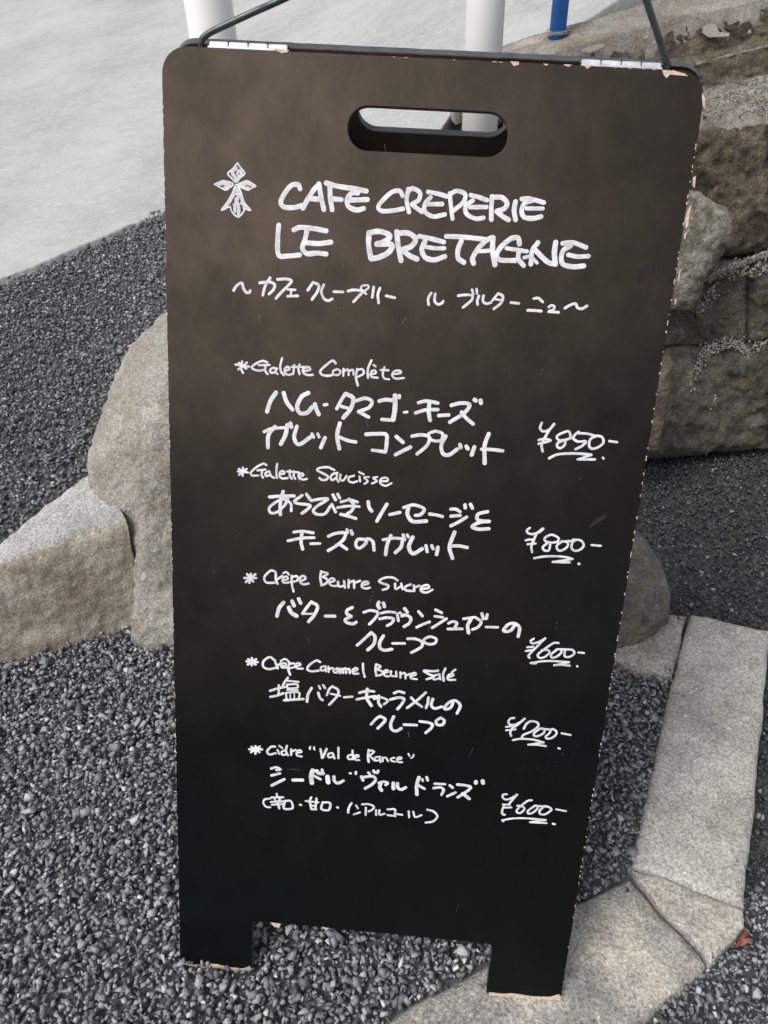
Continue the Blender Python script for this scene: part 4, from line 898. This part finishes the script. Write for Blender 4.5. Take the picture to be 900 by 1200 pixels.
write('menu_lettering', [
(300,920,7.5,18,"125,118 76,126 66,160 90,190 125,194;182,74 186,95;136,108 240,106;162,116 170,134;216,112 206,130;132,148 238,142;140,172 234,166;w20:188,142 205,204;w20:256,138 246,205 318,205 318,160 300,138 256,138;w20:386,172 395,175;436,140 548,152;w20:486,108 474,140 486,206;w20:532,118 522,212;482,180 524,182;488,212 530,214;w20:586,152 576,210 640,218 650,158 586,152;w20:714,195 720,198;w20:840,158 816,200 810,242"),
(400,925,7.5,18,"130,140 145,166;110,220 164,202;182,132 240,130 286,152 270,180 240,194;216,160 214,224;306,182 306,226;336,182 336,222 380,214;406,176 470,176 470,220;406,226 474,234;486,216 535,224;592,192 596,244;632,196 650,244 704,226;w20:756,178 810,194 844,236 808,280 742,292")])
write('price_lettering', [(620,490,8.18,24,"122,45 105,92 125,124 165,126;240,55 185,130 140,210 120,262 130,318;165,126 205,100 240,58;92,210 150,198 205,212;92,246 150,232 205,216;400,190 390,138 370,125 290,155 265,185 290,212 350,208 400,190;330,214 275,240 270,272 300,288 340,258 350,214;475,130 440,160 425,195 470,225 545,222 510,265 446,298;470,145 560,150 630,170;650,170 590,200 575,258 600,292 660,280 712,235 700,182 650,168;770,220 842,230;w25:192,385 260,352 350,340 480,340 595,352;w20:595,355 540,372 465,395;w24:470,394 550,396 630,396;w20:706,378 714,388")])
write('price_lettering', [(605,610,8.18,22,"130,70 102,95 115,122 160,130 215,112;w30:255,80 215,112;200,115 165,190 145,250 152,302;92,190 130,182 170,188;110,228 185,220;395,208 406,170 340,136 275,165 280,198 340,212 398,205;300,215 255,255 272,288 312,284 326,230;440,200 390,240 400,284 440,286 490,250 492,212 440,198;480,198 560,196;540,200 530,260 560,290 610,280 646,240 620,192 545,182;722,235 808,242;w22:172,362 260,346 370,342 470,350 540,368;w20:540,370 440,384 352,396;w22:350,396 440,400 512,402;w26:599,415 603,416")])
write('price_lettering', [(605,740,10,26,"205,85 168,112 190,140 260,125 335,85;340,80 270,150 180,240 140,288 155,308;w24:128,185 200,180;w24:110,230 190,216;495,135 440,135 340,200 255,268 268,308 330,300 388,248 370,216 300,218;480,210 410,268 420,308 480,290 532,240 518,210 470,210;500,208 620,210;570,230 568,288 620,298 680,260 660,216 610,210;728,246 792,252;170,370 230,374;w24:170,368 300,350 420,346 618,360;w22:618,362 540,376 445,395;445,395 520,390 625,400;w24:711,404 716,410")])
write('price_lettering', [(585,830,10,26,"175,112 130,122 106,160 130,192 195,190;300,120 220,190 150,240 130,290 140,322;195,190 250,160 300,120;w22:80,218 192,206;w22:80,258 192,246;288,238 320,182 370,152 445,165 456,210 380,270 285,310 265,340;480,235 412,288 410,322 450,326 520,290 530,245 480,235;490,238 590,248;620,240 662,262 670,300 620,345 560,355 546,330 590,290 605,250;732,292 836,312;w25:160,372 250,357 400,367 520,400;w20:520,402 440,410 340,424;w24:340,424 450,428 548,442;w24:692,466 710,472")])
write('price_lettering', [(580,920,10,26,"140,108 102,110 90,140 120,168 180,160 262,112;255,118 200,180 160,228;w22:92,226 175,232;w22:108,264 192,262;w25:108,235 85,300 88,340 116,348;430,178 390,182 320,232 260,288 258,320 300,326 345,282 320,248 262,242;470,242 390,298 388,332 440,326 502,270 490,240 462,244;500,246 590,250;580,250 525,300 530,338 590,342 662,290 640,262 590,246;w24:718,284 832,305;w22:88,418 100,425;w24:85,412 200,392 350,388 595,408;w22:595,410 500,422 412,434;w24:412,434 500,440 605,445;w26:678,452 700,459")])

# ------------------------------------------------------------------ fallen leaf
lf = [(866, 1098), (872, 1091), (878, 1092), (876, 1099), (879, 1103), (872, 1108), (868, 1107), (861, 1113), (864, 1105), (862, 1101)]
P = [at(x, y, -.062)+np.array([0, 0, .006*math.sin(i*1.9)]) for i, (x, y) in enumerate(lf)]; c = np.mean(P, 0)+np.array([0, 0, .006]); n = len(P)
o = link('dry_leaf', mesh('dry_leaf', P+[c]+[p-np.array([0, 0, .0006]) for p in P], [(i, (i+1) % n, n) for i in range(n)]+[((i+1) % n, i, n+1+i, n+1+(i+1) % n) for i in range(n)]), M_leaf)
tag(o, 'curled reddish brown dry leaf on the gravel beside the wedge of mortar', 'leaf')
